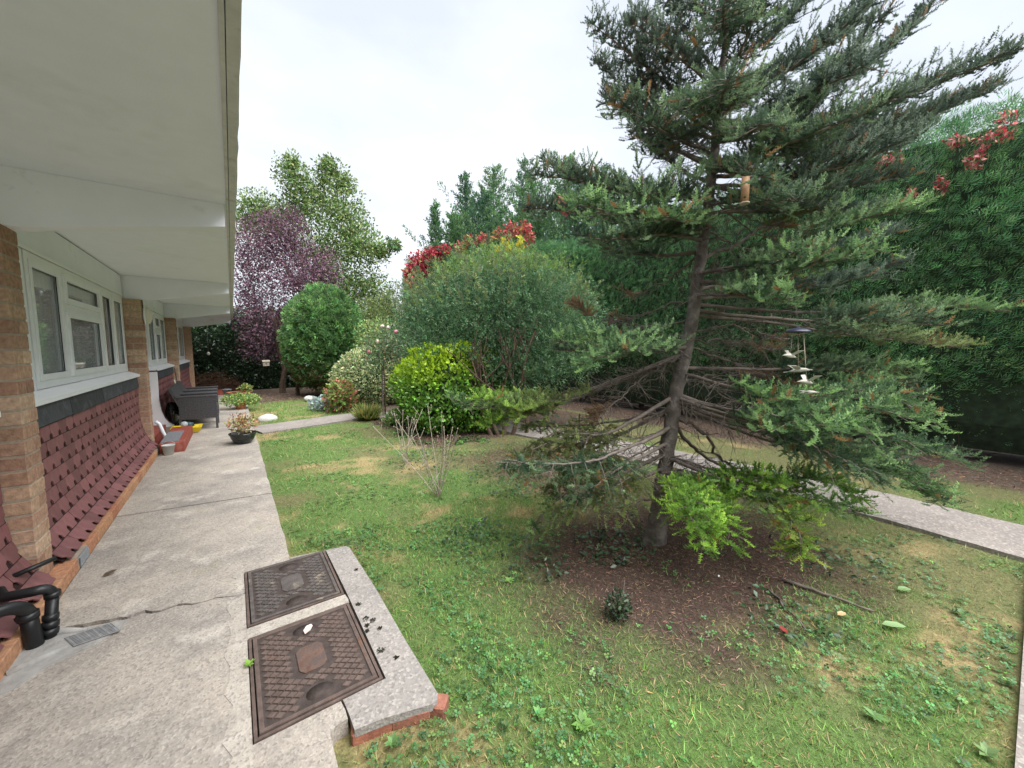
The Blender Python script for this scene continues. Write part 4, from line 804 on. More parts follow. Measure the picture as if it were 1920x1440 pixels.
for (py, pts) in ((748, [(1400, 775, -.3), (1520, 770, -.5), (1640, 770, -.6), (1720, 790, -.65)]), (744, [(1400, 770, .2), (1530, 740, .3), (1640, 690, .3), (1710, 690, .3)]), (758, [(1420, 820, -.3), (1540, 850, -.45), (1680, 890, -.5), (1740, 930, -.5)]), (750, [(1420, 790, -.5), (1500, 790, -.8), (1570, 800, -.95)])): FB(py, pts, 'mid', .4, .34, .014, 1.0, .1, .05, 'bright')
for (py, pts, kd) in ((888, [(1300, 925, -.4), (1360, 960, -.6), (1370, 1010, -.65)], 'lime'), (884, [(1310, 900, -.3), (1370, 915, -.4), (1390, 935, -.5)], 'bright'), (890, [(1290, 940, -.5), (1310, 975, -.75), (1325, 1035, -.8)], 'lime'),
    (856, [(1340, 880, -.3), (1430, 900, -.5), (1480, 920, -.6)], 'lime'), (856, [(1360, 890, -.2), (1460, 905, -.3), (1540, 900, -.3), (1610, 940, -.3)], 'bright'), (858, [(1360, 895, -.3), (1450, 935, -.5), (1480, 975, -.6), (1485, 1030, -.65)], 'yellow')): FB(py, pts, kd, .5, .19, .006, 1.2, .12, .0, 'lime')
for (py, pts, kd) in ((745, [(1140, 812, -.15), (1060, 815, -.2), (980, 850, -.3)], 'olive'), (770, [(1160, 810, .1), (1070, 830, .1), (1000, 860, 0)], 'olive'), (800, [(1150, 850, -.3), (1050, 870, -.5), (940, 865, -.6)], 'mid'), (820, [(1160, 870, 0), (1090, 880, .0), (1020, 920, 0)], 'olive'), (850, [(1170, 900, -.4), (1100, 930, -.5), (1040, 960, -.5)], 'olive')): FB(py, pts, kd, .38, .26, .007, .9, .38, .15)
# dead inner boughs
for (py, pts) in ((600, [(1150, 605, .4), (1070, 572, .5)]), (645, [(1400, 685, .3), (1490, 720, .4)]), (560, [(1210, 580, .3), (1120, 600, .5)]), (640, [(1380, 640, .5), (1460, 660, .8)]), (620, [(1380, 600, -.2), (1450, 620, -.2)]), (690, [(1180, 740, .4), (1100, 790, .6)]), (700, [(1360, 740, .4), (1450, 790, .6)]), (350, [(1380, 400, .3), (1460, 440, .5)]), (370, [(1400, 420, .5), (1500, 470, .7)]), (430, [(1400, 470, .3), (1480, 480, .4)]), (480, [(1250, 530, .4), (1180, 560, .6)]), (720, [(1330, 700, .4), (1420, 690, .7)]), (660, [(1210, 720, -.1), (1130, 790, -.2)])):
    FB(py, pts, 'brown', .8, .30, .008, 1.5, .1, .72)
# ================================================================ TREES, HEDGES AND SHRUBS
def sphere_dirs(n):
    return unit(rng.normal(0, 1, (n, 3)))
def blob(c, r, n, T, s, base, alt=None, af=.15, v=.25, lump=.2, fr=1.3, up=.35, out=1.0, jit=.5, low=None, zmin=None, deep=.45, seed=0, roll=.5, pick=None, upd=None):
    """leaves through the outer volume of a lumpy ellipsoid"""
    d = sphere_dirs(n); c = np.array(c, float); r = np.array(r, float)
    lm = 1 + lump * (fbm(d[:, 0] * 2 + d[:, 2], d[:, 1] * 2 - d[:, 2], fr, seed + 50) - .5) * 2
    rad = lm * (1 - deep * rng.random(n) ** 1.8)
    p = c + d * r * rad[:, None]; ok = np.ones(n, bool)
    if zmin is not None: ok &= p[:, 2] > zmin
    if pick is not None: ok &= pick(p)
    p = p[ok]; d = d[ok]; nn = unit(d / r); k = len(p)
    dd = nn * out + rng.normal(0, jit, (k, 3)) + np.array([0, 0, up]); cl = vary(base, k, .1, v, alt, af)
    if upd is not None: cl = upd(p, cl)
    return inst(T, p, dd, rng.uniform(*s, k), cl, nn + [0, 0, .3], roll)
def core(c, r, name, parent, f=.62, zmin=None):
    V, F = ell(c, r[0] * f, r[1] * f, r[2] * f, 18, 10); V = np.array(V); V += rng.normal(0, .02, V.shape)
    if zmin is not None: V[:, 2] = np.maximum(V[:, 2], zmin)
    return MB().add(V, F, 0, True).build(name, m_inner, parent)
def limbs(mb, p, d, Ln, r, depth, spread=.6, up=.15, tips=None, ns=3):
    p = np.array(p, float); d = unit(np.array(d, float)); pts = [p]; q = p; dd = d
    for i in range(4): dd = unit(dd + rng.normal(0, .09, 3) + [0, 0, up * .15]); q = q + dd * Ln / 4; pts.append(q)
    mb.tube(pts, np.linspace(r, r * .62, 5), 7 if r > .03 else 4, cap=False)
    if tips is not None: tips.append(q)
    if depth > 0:
        for k in range(ns):
            nd = unit(dd + rng.normal(0, spread, 3) + [0, 0, up]); st = pts[random.choice([2, 3, 4])]
            limbs(mb, st, nd, Ln * random.uniform(.6, .85), r * .58, depth - 1, spread, up, tips, ns)
# ---- clipped leylandii hedge along the right side
HL = [(7.45, -6), (7.42, -2), (7.40, 2), (7.38, 6), (7.2, 8.6), (6.5, 11.0), (5.75, 12.9), (5.55, 14.6)]
hc = smooth([(x + .75, y) for x, y in HL[:-1]] + [(6.2, 14.8)], 70); HH = 4.35
hedge = thing('clipped_conifer_hedge', 'tall dense clipped conifer hedge running along the far side of the garden', 'hedge', (7.8, 4, -.05))
tt = unit(np.gradient(hc, axis=0)); hn = np.column_stack([-tt[:, 1], tt[:, 0]]); hn = np.where((hn[:, :1] > 0), -hn, hn)   # towards the garden
def htop(y): return HH + .14 * math.sin(y * .8) + (0.0 if y < 9 else .10 * (y - 9))
V = []; F = []
for i in range(70):
    h = htop(hc[i, 1])
    for o_, z in ((.35, .10), (.50, .45), (.66, 1.6), (.52, h - 1.0), (.30, h - .26), (-.5, h - .22), (-.7, .1)): q = hc[i] + hn[i] * o_; V.append((q[0], q[1], z))
for i in range(69):
    for k in range(7): F.append((i * 7 + k, i * 7 + (k + 1) % 7, (i + 1) * 7 + (k + 1) % 7, (i + 1) * 7 + k))
MB().add(V, F + [(6, 5, 4, 3, 2, 1, 0), tuple(69 * 7 + k for k in range(7))]).build('inner_twigs', m_inner, hedge)
def hedge_pts(n, lo, hi, y_lo=-5):
    i = rng.uniform(12, 68.99, n); a = i.astype(int); f = (i - a)[:, None]; c = hc[a] * (1 - f) + hc[a + 1] * f; nn = hn[a]
    h = np.array([htop(y) for y in c[:, 1]]); u = rng.random(n); z = lo + (h - lo) * u
    bul = .13 * (fbm(c[:, 1], z, 1.1, 61) - .5) * 2 + .05 * (fbm(c[:, 1], z, 4, 63) - .5)
    off = .70 + bul - .35 * sst(h - .5, h, z) - .30 * (1 - sst(.35, 1.5, z)) - rng.random(n) ** 2 * .16
    p = np.column_stack([c + nn * off[:, None], z]); return p, nn, z, h
p, nn, z, h = hedge_pts(90000, .22, HH); keep = rng.random(len(p)) < np.clip((z - .15) * 1.3, .10, 1); p, nn = p[keep], nn[keep]; k = len(p)
flow = np.column_stack([nn * .55, np.full(k, .42)]) + np.column_stack([np.column_stack([nn[:, 1], -nn[:, 0]]) * -.75, np.zeros(k)]) + rng.normal(0, .28, (k, 3))
tone = fbm(p[:, 1], p[:, 2], 2.4, 67)  # random paler and deeper greens across the foliage
cl = vary((.085, .185, .085), k, .1, .28, (.155, .28, .12), .30) * (.65 + .7 * tone)[:, None]
nmesh('foliage', [inst(T_HEDGE, p, flow, rng.uniform(.09, .17, k), cl, np.column_stack([nn, np.full(k, .5)]), .4)], m_needle, hedge)
# feathery uncut growth along the top
i = rng.integers(0, 69, 9000); c = hc[i] + hn[i] * rng.uniform(-.5, .62, (9000, 1)) + rng.normal(0, .1, (9000, 2)); z = np.array([htop(y) for y in c[:, 1]]) - rng.uniform(-.02, .42, 9000)
nmesh('top_growth', [inst(T_HEDGE, np.column_stack([c, z]), rng.normal(0, .5, (9000, 3)) + [0, 0, .8], rng.uniform(.10, .22, 9000), vary((.050, .115, .052), 9000, .1, .25, (.09, .17, .06), .2), roll=1)], m_needle, hedge)
tw = MB()
for q in range(420):
    i = random.randint(0, 60); c = hc[i] + hn[i] * random.uniform(.2, .62); z0 = random.uniform(-.05, .5); d = rng.normal(0, 1, 3); d[2] = random.uniform(-.2, .9); d = unit(d)
    tw.tube([(c[0], c[1], z0), np.array([c[0], c[1], z0]) + d * .25 + rng.normal(0, .03, 3), np.array([c[0], c[1], z0]) + d * .5], [.006, .004, .002], 3, cap=False)
for i in range(2, 68, 3): c = hc[i] + hn[i] * random.uniform(-.1, .2); tw.tube([(c[0], c[1], -.1), (c[0] + .03, c[1], 1.2)], [.07, .05], 7)
tw.build('bare_stems', m_bark2, hedge, 'stuff')
# ---- dark hedge closing the garden
eh = thing('dark_leafy_hedge', 'dark glossy leafed hedge across the end of the garden past the bungalow', 'hedge', (1, 17, -.05))
MB().box(-5.5, 3.6, 16.9, 18.4, -.1, 2.55).build('inner_twigs', m_inner, eh)
k = 15000; x = rng.uniform(-5.6, 3.8, k); z = rng.uniform(0, 2.85, k); y = 16.75 + .25 * (fbm(x, z, 1.2, 71) - .5) * 2 + rng.random(k) * .15 + .25 * sst(2.4, 2.9, z)
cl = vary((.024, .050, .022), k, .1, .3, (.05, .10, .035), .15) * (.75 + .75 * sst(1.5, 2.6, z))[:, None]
tpk = 3500; xt = rng.uniform(-5.6, 3.8, tpk)
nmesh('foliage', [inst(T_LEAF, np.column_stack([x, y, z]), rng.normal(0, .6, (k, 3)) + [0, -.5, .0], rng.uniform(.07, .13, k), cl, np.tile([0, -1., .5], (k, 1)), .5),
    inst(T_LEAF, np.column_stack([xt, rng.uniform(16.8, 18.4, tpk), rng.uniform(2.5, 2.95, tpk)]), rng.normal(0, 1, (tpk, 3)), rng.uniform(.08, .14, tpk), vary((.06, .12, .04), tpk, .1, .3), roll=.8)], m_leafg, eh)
# ---- clipped dome conifer
dm = thing('clipped_dome_conifer', 'tall clipped dome of bright green conifer on two bare stems', 'topiary', (2.15, 12.9, -.06))
c = P(611, 642, 12.0); c[2] = 1.66; r = (1.06, 1.06, 1.52); core(c, r, 'inner_twigs', dm, .80, .42)
def dshape(p): return rng.random(len(p)) < np.clip((p[:, 2] - .05) * 1.7, .15, 1)
def dcol(p, cl):
    lowbr = (rng.random(len(p)) < .55 * (1 - sst(.5, 1.3, p[:, 2] + .5 * (fbm(p[:, 0], p[:, 2], 3, 9) - .5)))); cl[lowbr] = np.array([.10, .085, .045]) * rng.uniform(.6, 1.3, (lowbr.sum(), 1)); return cl
nmesh('foliage', [blob(c, r, 19000, T_SPRAY2, (.14, .28), (.070, .138, .052), (.11, .20, .065), .35, .3, .16, 3.2, .6, .75, .5, zmin=.15, deep=.2, seed=3, pick=dshape, upd=dcol)], m_needle, dm)
for q_, d_ in (((1.62, 13.9, -.1), .07), ((2.35, 12.75, -.1), .13)): sb = MB(); limbs(sb, q_, (0, .02, 1), .9, d_, 0); sb.build('stem', m_bark2, dm)
# ---- purple plum tree
pl = thing('purple_leaved_tree', 'purple leaved tree with dusky burgundy foliage next to the eaves', 'tree', (1.30, 14.9, -.06))
sb = MB(); tips = []
limbs(sb, (1.30, 14.9, -.1), (-.02, 0, 1), 1.5, .10, 4, .42, .45, tips, 3); sb.build('trunk', m_bark2, pl)
cls = []
for (px, py, d, rx, rz, n) in ((500, 470, 12.9, .95, 1.25, 3600), (545, 460, 13.2, .8, 1.1, 2600), (470, 560, 12.9, .8, 1.3, 3000), (560, 530, 12.6, 1.0, .8, 3000), (600, 500, 13.0, .7, .7, 1500), (520, 600, 12.8, 1.0, 1.0, 3200), (490, 650, 12.8, .7, .55, 1300), (460, 480, 13.5, .8, 1.3, 2000), (505, 415, 13.2, .45, .5, 500), (548, 412, 13.2, .45, .5, 500), (615, 530, 13.3, .65, .4, 500)):
    cls.append(blob(P(px, py, d), (rx, rx, rz), int(n * .95), T_LEAF, (.065, .105), (.086, .046, .063), (.15, .09, .112), .3, .3, .3, 1.6, .2, .7, .9, deep=.85, seed=int(px)))
nmesh('crown', cls, m_leaf, pl)
# ---- oak tree beyond
ok_ = thing('oak_tree', 'tall yellow-green broadleaved tree with open crown beyond the purple tree', 'tree', np.append(P(610, 655, 21)[:2], -.06))
sb = MB(); b0 = np.append(P(610, 655, 21)[:2], -.1); tips = []; limbs(sb, b0, (0, 0, 1), 3.0, .26, 3, .42, .25, tips, 3); sb.build('trunk', m_bark2, ok_)
cls = []
OK = [(550, 330, 20, .9, 1.0), (620, 330, 20, .8, .9), (590, 370, 20.5, 1.3, 1.0), (640, 400, 20, 1.5, 1.2), (560, 390, 21, 1.2, 1.0), (690, 470, 19.5, 1.1, .8), (660, 450, 20, 1.3, 1.2), (640, 530, 20, 1.6, 1.4), (690, 545, 20, 1.2, 1.1), (715, 470, 19.5, .5, .35), (740, 460, 19.5, .35, .25), (700, 600, 20, 1.3, 1.0), (600, 470, 21, 1.6, 1.5), (640, 600, 21, 1.6, 1.3), (720, 570, 20, .7, .7), (745, 640, 19, .8, .8), (485, 385, 22, 1.2, .8), (470, 420, 22, 1.3, 1.2), (520, 420, 22, 1.3, 1.1), (615, 310, 20, .35, .4), (545, 305, 20, .35, .4), (650, 345, 20, .45, .5), (740, 600, 21, .8, .6)]
for q, (px, py, d, rx, rz) in enumerate(OK):
    cls.append(blob(P(px, py, d), (rx, rx, rz), int(1100 * rx * rz + 260), T_LEAF, (.11, .20), (.088, .150, .045), (.16, .21, .06), .3, .3, .55, 1.8, .2, .7, .9, deep=.8, seed=q))
nmesh('crown', cls, m_leaf, ok_)
# ---- tall cypresses behind the hedge
for q, (px, py, d, sp, lb) in enumerate(((815, 380, 15.5, .6, 'thin young cypress spire behind the red creeper'), (872, 325, 16.0, 1.3, 'pointed green cypress rising behind the hedge between two others'), (925, 312, 16.8, 1.9, 'broad loose cypress top with several leaders behind the hedge'), (985, 300, 16.2, 1.6, 'tall cypress behind the hedge half hidden by the fir bough'), (1060, 296, 15.0, 2.6, 'bushy cypress top showing above the fir bough'), (905, 362, 14.4, 2.3, 'short bright green cypress just over the string of red creeper'), (1000, 345, 14.2, 2.8, 'wide bright green cypress nearest the fir bough over the hedge'), (1120, 320, 13.4, 2.8, 'cypress top seen between the two left boughs of the fir'), (850, 400, 14.6, 1.1, 'low feathery cypress right behind the crimson creeper clump'))):
    tip = P(px, py, d); b0 = np.array([tip[0], tip[1], -.06]); ct = thing('cypress_tree', lb, 'tree', b0, 'cypress trees rising behind the hedge'); Ht = tip[2]
    MB().tube([b0 - [0, 0, .1], b0 + [0, 0, Ht * .5], tip - [0, 0, .1]], [.14, .07, .006], 7).build('trunk', m_bark2, ct)
    pp = []; ddl = []; ss = []
    for w in range(120):
        u = (w / 120) ** .85; z0 = Ht - .15 - u * (Ht - 2.2); az = w * 2.4 + random.uniform(-.5, .5); ln = sp * (.16 + 1.15 * u) * random.uniform(.45, 1.25); ns = int(16 + ln * 40)
        o_ = np.array([math.cos(az), math.sin(az), 0]); t = rng.random(ns) ** .8; rise = random.uniform(.5, 1.0)
        q3 = np.array([tip[0], tip[1], z0]) + o_ * (t * ln)[:, None] + np.column_stack([np.zeros(ns), np.zeros(ns), rise * ln * t ** 1.3]) + rng.normal(0, .05 + .05 * ln, (ns, 3)) * (1.1 - t)[:, None]
        pp.append(q3); ddl.append(o_ * .8 + [0, 0, rise] + rng.normal(0, .35, (ns, 3))); ss.append(rng.uniform(.13, .28, ns) * (1.15 - .4 * t))
    k_ = 60; pp.append(np.column_stack([np.full(k_, tip[0]), np.full(k_, tip[1]), Ht - rng.random(k_) * .9]) + rng.normal(0, .03, (k_, 3))); ddl.append(rng.normal(0, .3, (k_, 3)) + [0, 0, 1]); ss.append(rng.uniform(.12, .22, k_))
    p = np.concatenate(pp); dd = np.concatenate(ddl); n = len(p)
    nmesh('crown', [inst(T_SPRAY3, p, dd, np.concatenate(ss), vary((.042, .086, .052) if q % 2 else (.060, .122, .052), n, .1, .25, (.085, .155, .06), .2), roll=.8)], m_needle, ct)
# ---- big grey-green shrub
gb = P(935, 800, 6.6); gb[2] = -.06; gs = thing('grey_green_shrub', 'large rounded grey-green feathery shrub on bare forking stems', 'shrub', gb)
sb = MB()
for (dx, lean) in ((0, -.25), (.10, .05), (.25, .45), (.5, .3), (-.12, -.5)):
    limbs(sb, gb + [dx * .8, -dx * .5, -.05], (lean * .8, -lean * .55, 1), .95, .04, 2, .45, .3, None, 3)
sb.build('stem', m_bark2, gs)
cc = []
GD = 6.95
for q, (px, py, rx, rz, n) in enumerate(((850, 610, .95, .85, 6500), (940, 560, 1.15, .95, 9000), (1030, 590, 1.0, .85, 6500), (900, 660, 1.0, .55, 4200), (1000, 660, .95, .5, 3800), (1075, 630, .55, .55, 2200), (800, 590, .45, .5, 1600), (860, 540, .6, .55, 2500), (1000, 530, .6, .5, 2300), (930, 510, .55, .45, 2000), (980, 700, .8, .35, 2200), (1060, 680, .6, .35, 1400))):
    def gcu(p, cl, q=q):
        m = (p[:, 2] > 2.75 + .5 * (fbm(p[:, 0], p[:, 1], 2, 7) - .5)) & (rng.random(len(p)) < .7); cl[m] = np.array([.12, .185, .05]) * rng.uniform(.7, 1.25, (m.sum(), 1)); return cl
    cc.append(blob(P(px, py, GD + (.35 if q % 2 else 0)), (rx, rx * .95, rz), int(n * 1.0), T_SPRAY3, (.05, .12), (.062, .118, .060), (.105, .175, .090), .35, .3, .55, 3.0, .7, .8, .55, deep=.85, seed=q + 20, upd=gcu))
k = 260; sh = sphere_dirs(k); sh[:, 2] = np.abs(sh[:, 2]) * .8; o_ = P(940, 600, GD); st0 = o_ + sh * np.array([1.75, 1.5, 1.05]) * rng.uniform(.85, 1.02, (k, 1)); u_ = rng.random((k, 14, 1)) * rng.uniform(.2, .5, (k, 1, 1)); dv = unit(sh + [0, 0, .9])
pp = (st0[:, None] + dv[:, None] * u_).reshape(-1, 3); cc.append(inst(T_SPRAY2, pp, np.repeat(dv, 14, 0) + rng.normal(0, .4, (k * 14, 3)), rng.uniform(.05, .10, k * 14), vary((.095, .13, .07), k * 14, .1, .25, (.15, .20, .07), .3)))
nmesh('crown', cc, m_needle, gs)
# ---- lime shrub
lb = P(852, 790, 7.2); lb[2] = -.06; ls = thing('lime_green_shrub', 'dense rounded shrub with glossy lime-yellow leaves on its top edge', 'shrub', lb)
c = np.array([lb[0], lb[1], .62]); r = (1.08, .95, .86); core(c, r, 'inner_twigs', ls, .72, -.05)
def lcol(p, cl):
    h = .95 * sst(.85, 1.40, p[:, 2] + .35 * (fbm(p[:, 0], p[:, 1], 3, 5) - .5) - .22 * (p[:, 0] - lb[0])); cl[:] = cl * (1 - h)[:, None] + np.array([.40, .55, .03]) * h[:, None] * rng.uniform(.8, 1.2, (len(p), 1)); return cl
nmesh('foliage', [blob(c, r, 15000, T_OVAL, (.045, .085), (.075, .165, .026), (.13, .26, .035), .35, .3, .25, 2.2, .35, .8, .5, zmin=-.03, deep=.25, seed=8, upd=lcol)], m_leafg, ls)
# ---- variegated shrub
vb = np.array([2.95, 10.5, -.06]); vs = thing('variegated_shrub', 'rounded shrub with cream and green variegated leaves behind the standard rose', 'shrub', vb)
c = np.array([2.95, 10.5, .62]); r = (.92, .85, .80); core(c, r, 'inner_twigs', vs, .7, -.05)
nmesh('foliage', [blob(c, r, 14000, T_LEAF, (.05, .09), (.36, .38, .20), (.12, .19, .08), .42, .2, .12, 2, .3, .8, .6, zmin=-.02, deep=.25, seed=12)], m_leaf, vs)
# ---- shrubs behind the rose
for q, (px, py, d, rx, rz, col, alt, nm, lbl) in enumerate(((715, 640, 11.0, .75, .65, (.13, .20, .07), (.22, .27, .09), 'rose_bush', 'light green bush with pale pink blooms behind the standard rose'), (770, 655, 10.5, .8, .9, (.05, .085, .045), (.09, .14, .06), 'evergreen_shrub', 'dark evergreen shrub filling the gap behind the lime shrub'), (700, 600, 14, .8, .8, (.10, .14, .05), (.16, .2, .06), 'leafy_shrub', 'olive leafy shrub between the dome conifer and the hedge end'), (765, 590, 15, 1.2, 1.3, (.09, .125, .05), (.15, .17, .06), 'background_shrub', 'tall loose shrub standing in front of the open tree by the hedge end'))):
    c = P(px, py, d); b0 = np.array([c[0], c[1], -.06]); t = thing(nm, lbl, 'shrub', b0); sb = MB(); limbs(sb, b0 - [0, 0, .05], (0, 0, 1), max(.4, c[2] * .7), .03, 2, .5, .3); sb.build('stem', m_bark2, t)
    nmesh('foliage', [blob(c, (rx, rx, rz), 4200, T_LEAF, (.05, .09), col, alt, .3, .3, .3, 2, .3, .8, .7, deep=.75, seed=90 + q), blob([c[0], c[1], c[2] * .5], (rx * .7, rx * .7, c[2] * .55), 1500, T_LEAF, (.05, .09), col, alt, .3, .3, .3, 2, .3, .8, .7, deep=.8, seed=95 + q)], m_leaf, t)
    if q == 0:
        for (fx, fy) in ((717, 612), (728, 614), (708, 640), (727, 640)): MB().add(*ell(P(fx, fy, d - .7), .06, .06, .05, 8, 5), 0, True).build('bloom', M('pale_bloom', (.72, .55, .52), .7, .2, 20, 0), t)
# ---- standard rose with stake
rb_ = G(722, 781); rs = thing('standard_rose', 'standard rose with a bare stem, wooden stake and one pink bloom', 'rose', rb_)
sb = MB(); topz = 1.15; sb.tube([rb_ - [0, 0, .05], rb_ + [.02, 0, .5], rb_ + [0, .01, topz]], [.018, .015, .012], 7); limbs(sb, rb_ + [0, 0, topz - .1], (.2, .1, 1), .4, .011, 2, .7, .2); limbs(sb, rb_ + [0, 0, topz - .1], (-.5, .2, .8), .4, .011, 2, .7, .2); sb.build('stem', m_bark2, rs)
MB().cbox(rb_[0] - .055, rb_[0] - .025, rb_[1] - .02, rb_[1] + .01, -.1, 1.02, .003).build('stake', m_twig, rs)
nmesh('foliage', [blob(rb_ + [.02, 0, 1.42], (.50, .48, .42), 2100, T_LEAF, (.04, .07), (.085, .14, .065), (.20, .16, .09), .15, .3, .4, 2, .1, .6, .9, deep=.85, seed=31)], m_leaf, rs)
m_pink = M('pink_petal', (.70, .22, .26), .6, .2, 30, .1)
for (fx, fy) in ((691, 660), (743, 622)): MB().add(*ell(P(fx, fy, 8.2), .05, .05, .042, 10, 6), 0, True).build('bloom', m_pink, rs)
# ---- low border plants
def smallbush(name, lbl, cat, c, r, n, T, s, col, alt, mat=None, zmin=-.05, up=.5):
    t = thing(name, lbl, cat, (c[0], c[1], -.06)); sb = MB()
    for q in range(4): limbs(sb, (c[0] + random.uniform(-.04, .04), c[1] + random.uniform(-.04, .04), -.08), (random.uniform(-.5, .5), random.uniform(-.5, .5), 1), c[2] + r[2] * .4, .008, 1, .5, .3)
    sb.build('stem', m_bark2, t); nmesh('foliage', [blob(c, r, n, T, s, col, alt, .35, .3, .3, 2, up, .8, .7, zmin=zmin, deep=.75, seed=int(c[0] * 37))], mat or m_leaf, t); return t
smallbush('bronze_tipped_shrub', 'small shrub with green and bronze-red leaves in front of the variegated shrub', 'shrub', np.array([1.98, 9.5, .30]), (.33, .33, .38), 1500, T_OVAL, (.05, .09), (.14, .20, .05), (.26, .10, .06))
smallbush('silver_leaved_plant', 'low silvery-blue leaved plant beside the garden path and the white stone', 'plant', np.array([1.72, 10.1, .08]), (.30, .26, .18), 900, T_OVAL, (.05, .09), (.25, .31, .30), (.34, .38, .37))
smallbush('border_plant', 'small green plant at the bed edge below the rose', 'plant', np.array([2.55, 7.3, .05]), (.25, .25, .15), 500, T_OVAL, (.04, .08), (.10, .17, .05), (.15, .22, .06))
smallbush('dark_seedling', 'small dark bushy seedling with a dry stalk on the bare soil', 'plant', G(1158, 1160) + [0, 0, .06], (.065, .065, .10), 420, T_OVAL, (.015, .028), (.030, .048, .028), (.05, .075, .04), m_leafg)
MB().tube([G(1168, 1150), G(1168, 1150) + [.0, 0, .10], G(1165, 1150) + [.02, .0, .19]], [.003, .0025, .001], 5).build('dry_stalk', m_twig, [o for o in bpy.data.objects if o.name.startswith('dark_seedling')][0])
gt = thing('grass_tuft', 'spiky tuft of yellow-tipped ornamental grass at the corner of the bed', 'plant', G(690, 792)); k = 900; a = rng.uniform(0, 6.28, k); b0 = G(690, 788)
nmesh('blades', [inst(T_BLADE, b0 + np.column_stack([.06 * np.cos(a), .06 * np.sin(a), np.zeros(k)]), np.column_stack([np.cos(a), np.sin(a), rng.uniform(.4, 2.2, k)]), rng.uniform(.22, .42, k), vary((.13, .17, .05), k, .1, .3, (.30, .27, .10), .35), roll=.4)], m_leaf, gt)
# ---- two leafless twiggy shrubs on the lawn
for (base, tops, lbl, ht) in ((G(822, 930), [(700, 800), (745, 790), (775, 790), (800, 760), (790, 820), (830, 800), (825, 775), (850, 800), (862, 803), (845, 830), (770, 815), (815, 830)], 'leafless pale twiggy shrub with dry seed heads, standing on the open lawn', .7), (G(760, 868), [(738, 775), (755, 770), (765, 780), (775, 785), (780, 775), (790, 770), (748, 790)], 'thinner leafless twiggy shrub at the edge of the bed', .6)):
    t = thing('bare_shrub', lbl, 'shrub', base, 'leafless shrubs on the lawn'); tw = MB(); sd_ = MB(); dep = float((base - C0) @ _f)
    for (px, py) in tops:
        e = P(px * 1.0, py, dep + random.uniform(-.25, .25)); m1 = base + (e - base) * .45 + np.array([random.uniform(-.05, .05), random.uniform(-.05, .05), .03]); b1 = base + (e - base) * .12 + rng.normal(0, .012, 3)
        c = smooth([base - [0, 0, .02], b1, m1, e], 12) + np.cumsum(rng.normal(0, .003, (12, 3)), 0); tw.tube(c, np.linspace(.0062, .0022, 12), 5)
        sd_.add(*ell(c[-1], .007, .007, .012, 6, 4), 0, True)
        for q in range(3): i = random.randint(4, 10); v = unit(rng.normal(0, .6, 3) + [0, 0, .9]); l = random.uniform(.05, .16); tw.tube([c[i], c[i] + v * l * .6, c[i] + v * l + rng.normal(0, .01, 3)], [.003, .0024, .0016], 4); sd_.add(*ell(c[i] + v * l, .006, .006, .010, 6, 4), 0, True)
    tw.build('twigs', m_pale, t); sd_.build('seed_heads', m_pale, t, 'stuff')
# ---- red virginia creeper on the hedge
def creeper(name, lbl, pts, n, s, alt=(.20, .20, .06), af=.1):
    t = thing(name, lbl, 'creeper', P(*pts[0][:3]), 'red creeper growing over the hedge'); cl = []
    st = MB()
    for (px, py, d, rx, rz) in pts: cl.append(blob(P(px, py, d), (rx, rx * .6, rz), n, T_LEAF, s, (.32, .042, .058), alt, af, .3, .4, 2, -.3, .7, .7, deep=.7, seed=int(px)))
    q = [P(x, y, d + .15) for x, y, d, _, _ in pts]; st.tube(smooth(q, max(8, len(q) * 4)), .006, 5); st.build('vine_stem', m_bark2, t); nmesh('leaves', cl, m_leaf, t)
creeper('virginia_creeper', 'thick crimson creeper clump cascading over the hedge end', [(775, 520, 13.2, .30, .55), (790, 495, 13.2, .42, .42), (815, 480, 13.2, .35, .28), (832, 472, 13.2, .22, .22)], 620, (.09, .15))
creeper('virginia_creeper', 'string of red creeper leaves along the hedge top behind the grey-green shrub', [(865, 466, 12.6, .2, .28), (882, 452, 12.5, .25, .14), (908, 446, 12.3, .26, .18), (940, 437, 12, .25, .24), (962, 430, 11.8, .3, .2), (985, 425, 11.6, .2, .15), (993, 450, 11.5, .14, .32)], 115, (.08, .14), (.28, .20, .07), .3)
creeper('virginia_creeper', 'few red creeper leaves peeping above the left bough of the fir', [(1050, 380, 9.2, .12, .12), (1062, 395, 9.2, .1, .06)], 60, (.08, .13))
creeper('virginia_creeper', 'thin trails of red creeper hanging down the hedge right of the fir', [(1885, 235, 4.45, .16, .16), (1850, 262, 4.58, .2, .08), (1830, 300, 4.65, .14, .1), (1795, 265, 4.8, .16, .06), (1765, 345, 4.9, .07, .14), (1710, 370, 5.1, .10, .12), (1680, 300, 5.25, .12, .1), (1655, 310, 5.35, .12, .1)], 80, (.035, .065), (.42, .20, .17), .5)
gs2 = thing('golden_conifer_shoots', 'golden yellow feathery shoots standing up behind the grey-green shrub', 'shrub', np.append(P(965, 500, 10.5)[:2], -.06)); b0 = np.append(P(965, 500, 10.5)[:2], -.1); sb = MB(); pc = []
for (px, py) in ((945, 450), (955, 462), (975, 448), (935, 470), (965, 470), (925, 480)):
    e = P(px, py, 10.5); sb.tube([b0, b0 * .3 + e * .7 - [0, 0, .2], e], [.03, .015, .004], 5); k = 160; u = rng.random(k)
    pc.append(inst(T_SPRAY, e - np.column_stack([np.zeros(k), np.zeros(k), u * .9]) + rng.normal(0, .05, (k, 3)), rng.normal(0, .45, (k, 3)) + [0, 0, .8], rng.uniform(.1, .2, k), vary((.42, .36, .05), k, .1, .25, (.25, .30, .06), .3), roll=1))
sb.build('stem', m_bark2, gs2); nmesh('foliage', pc, m_needle, gs2)
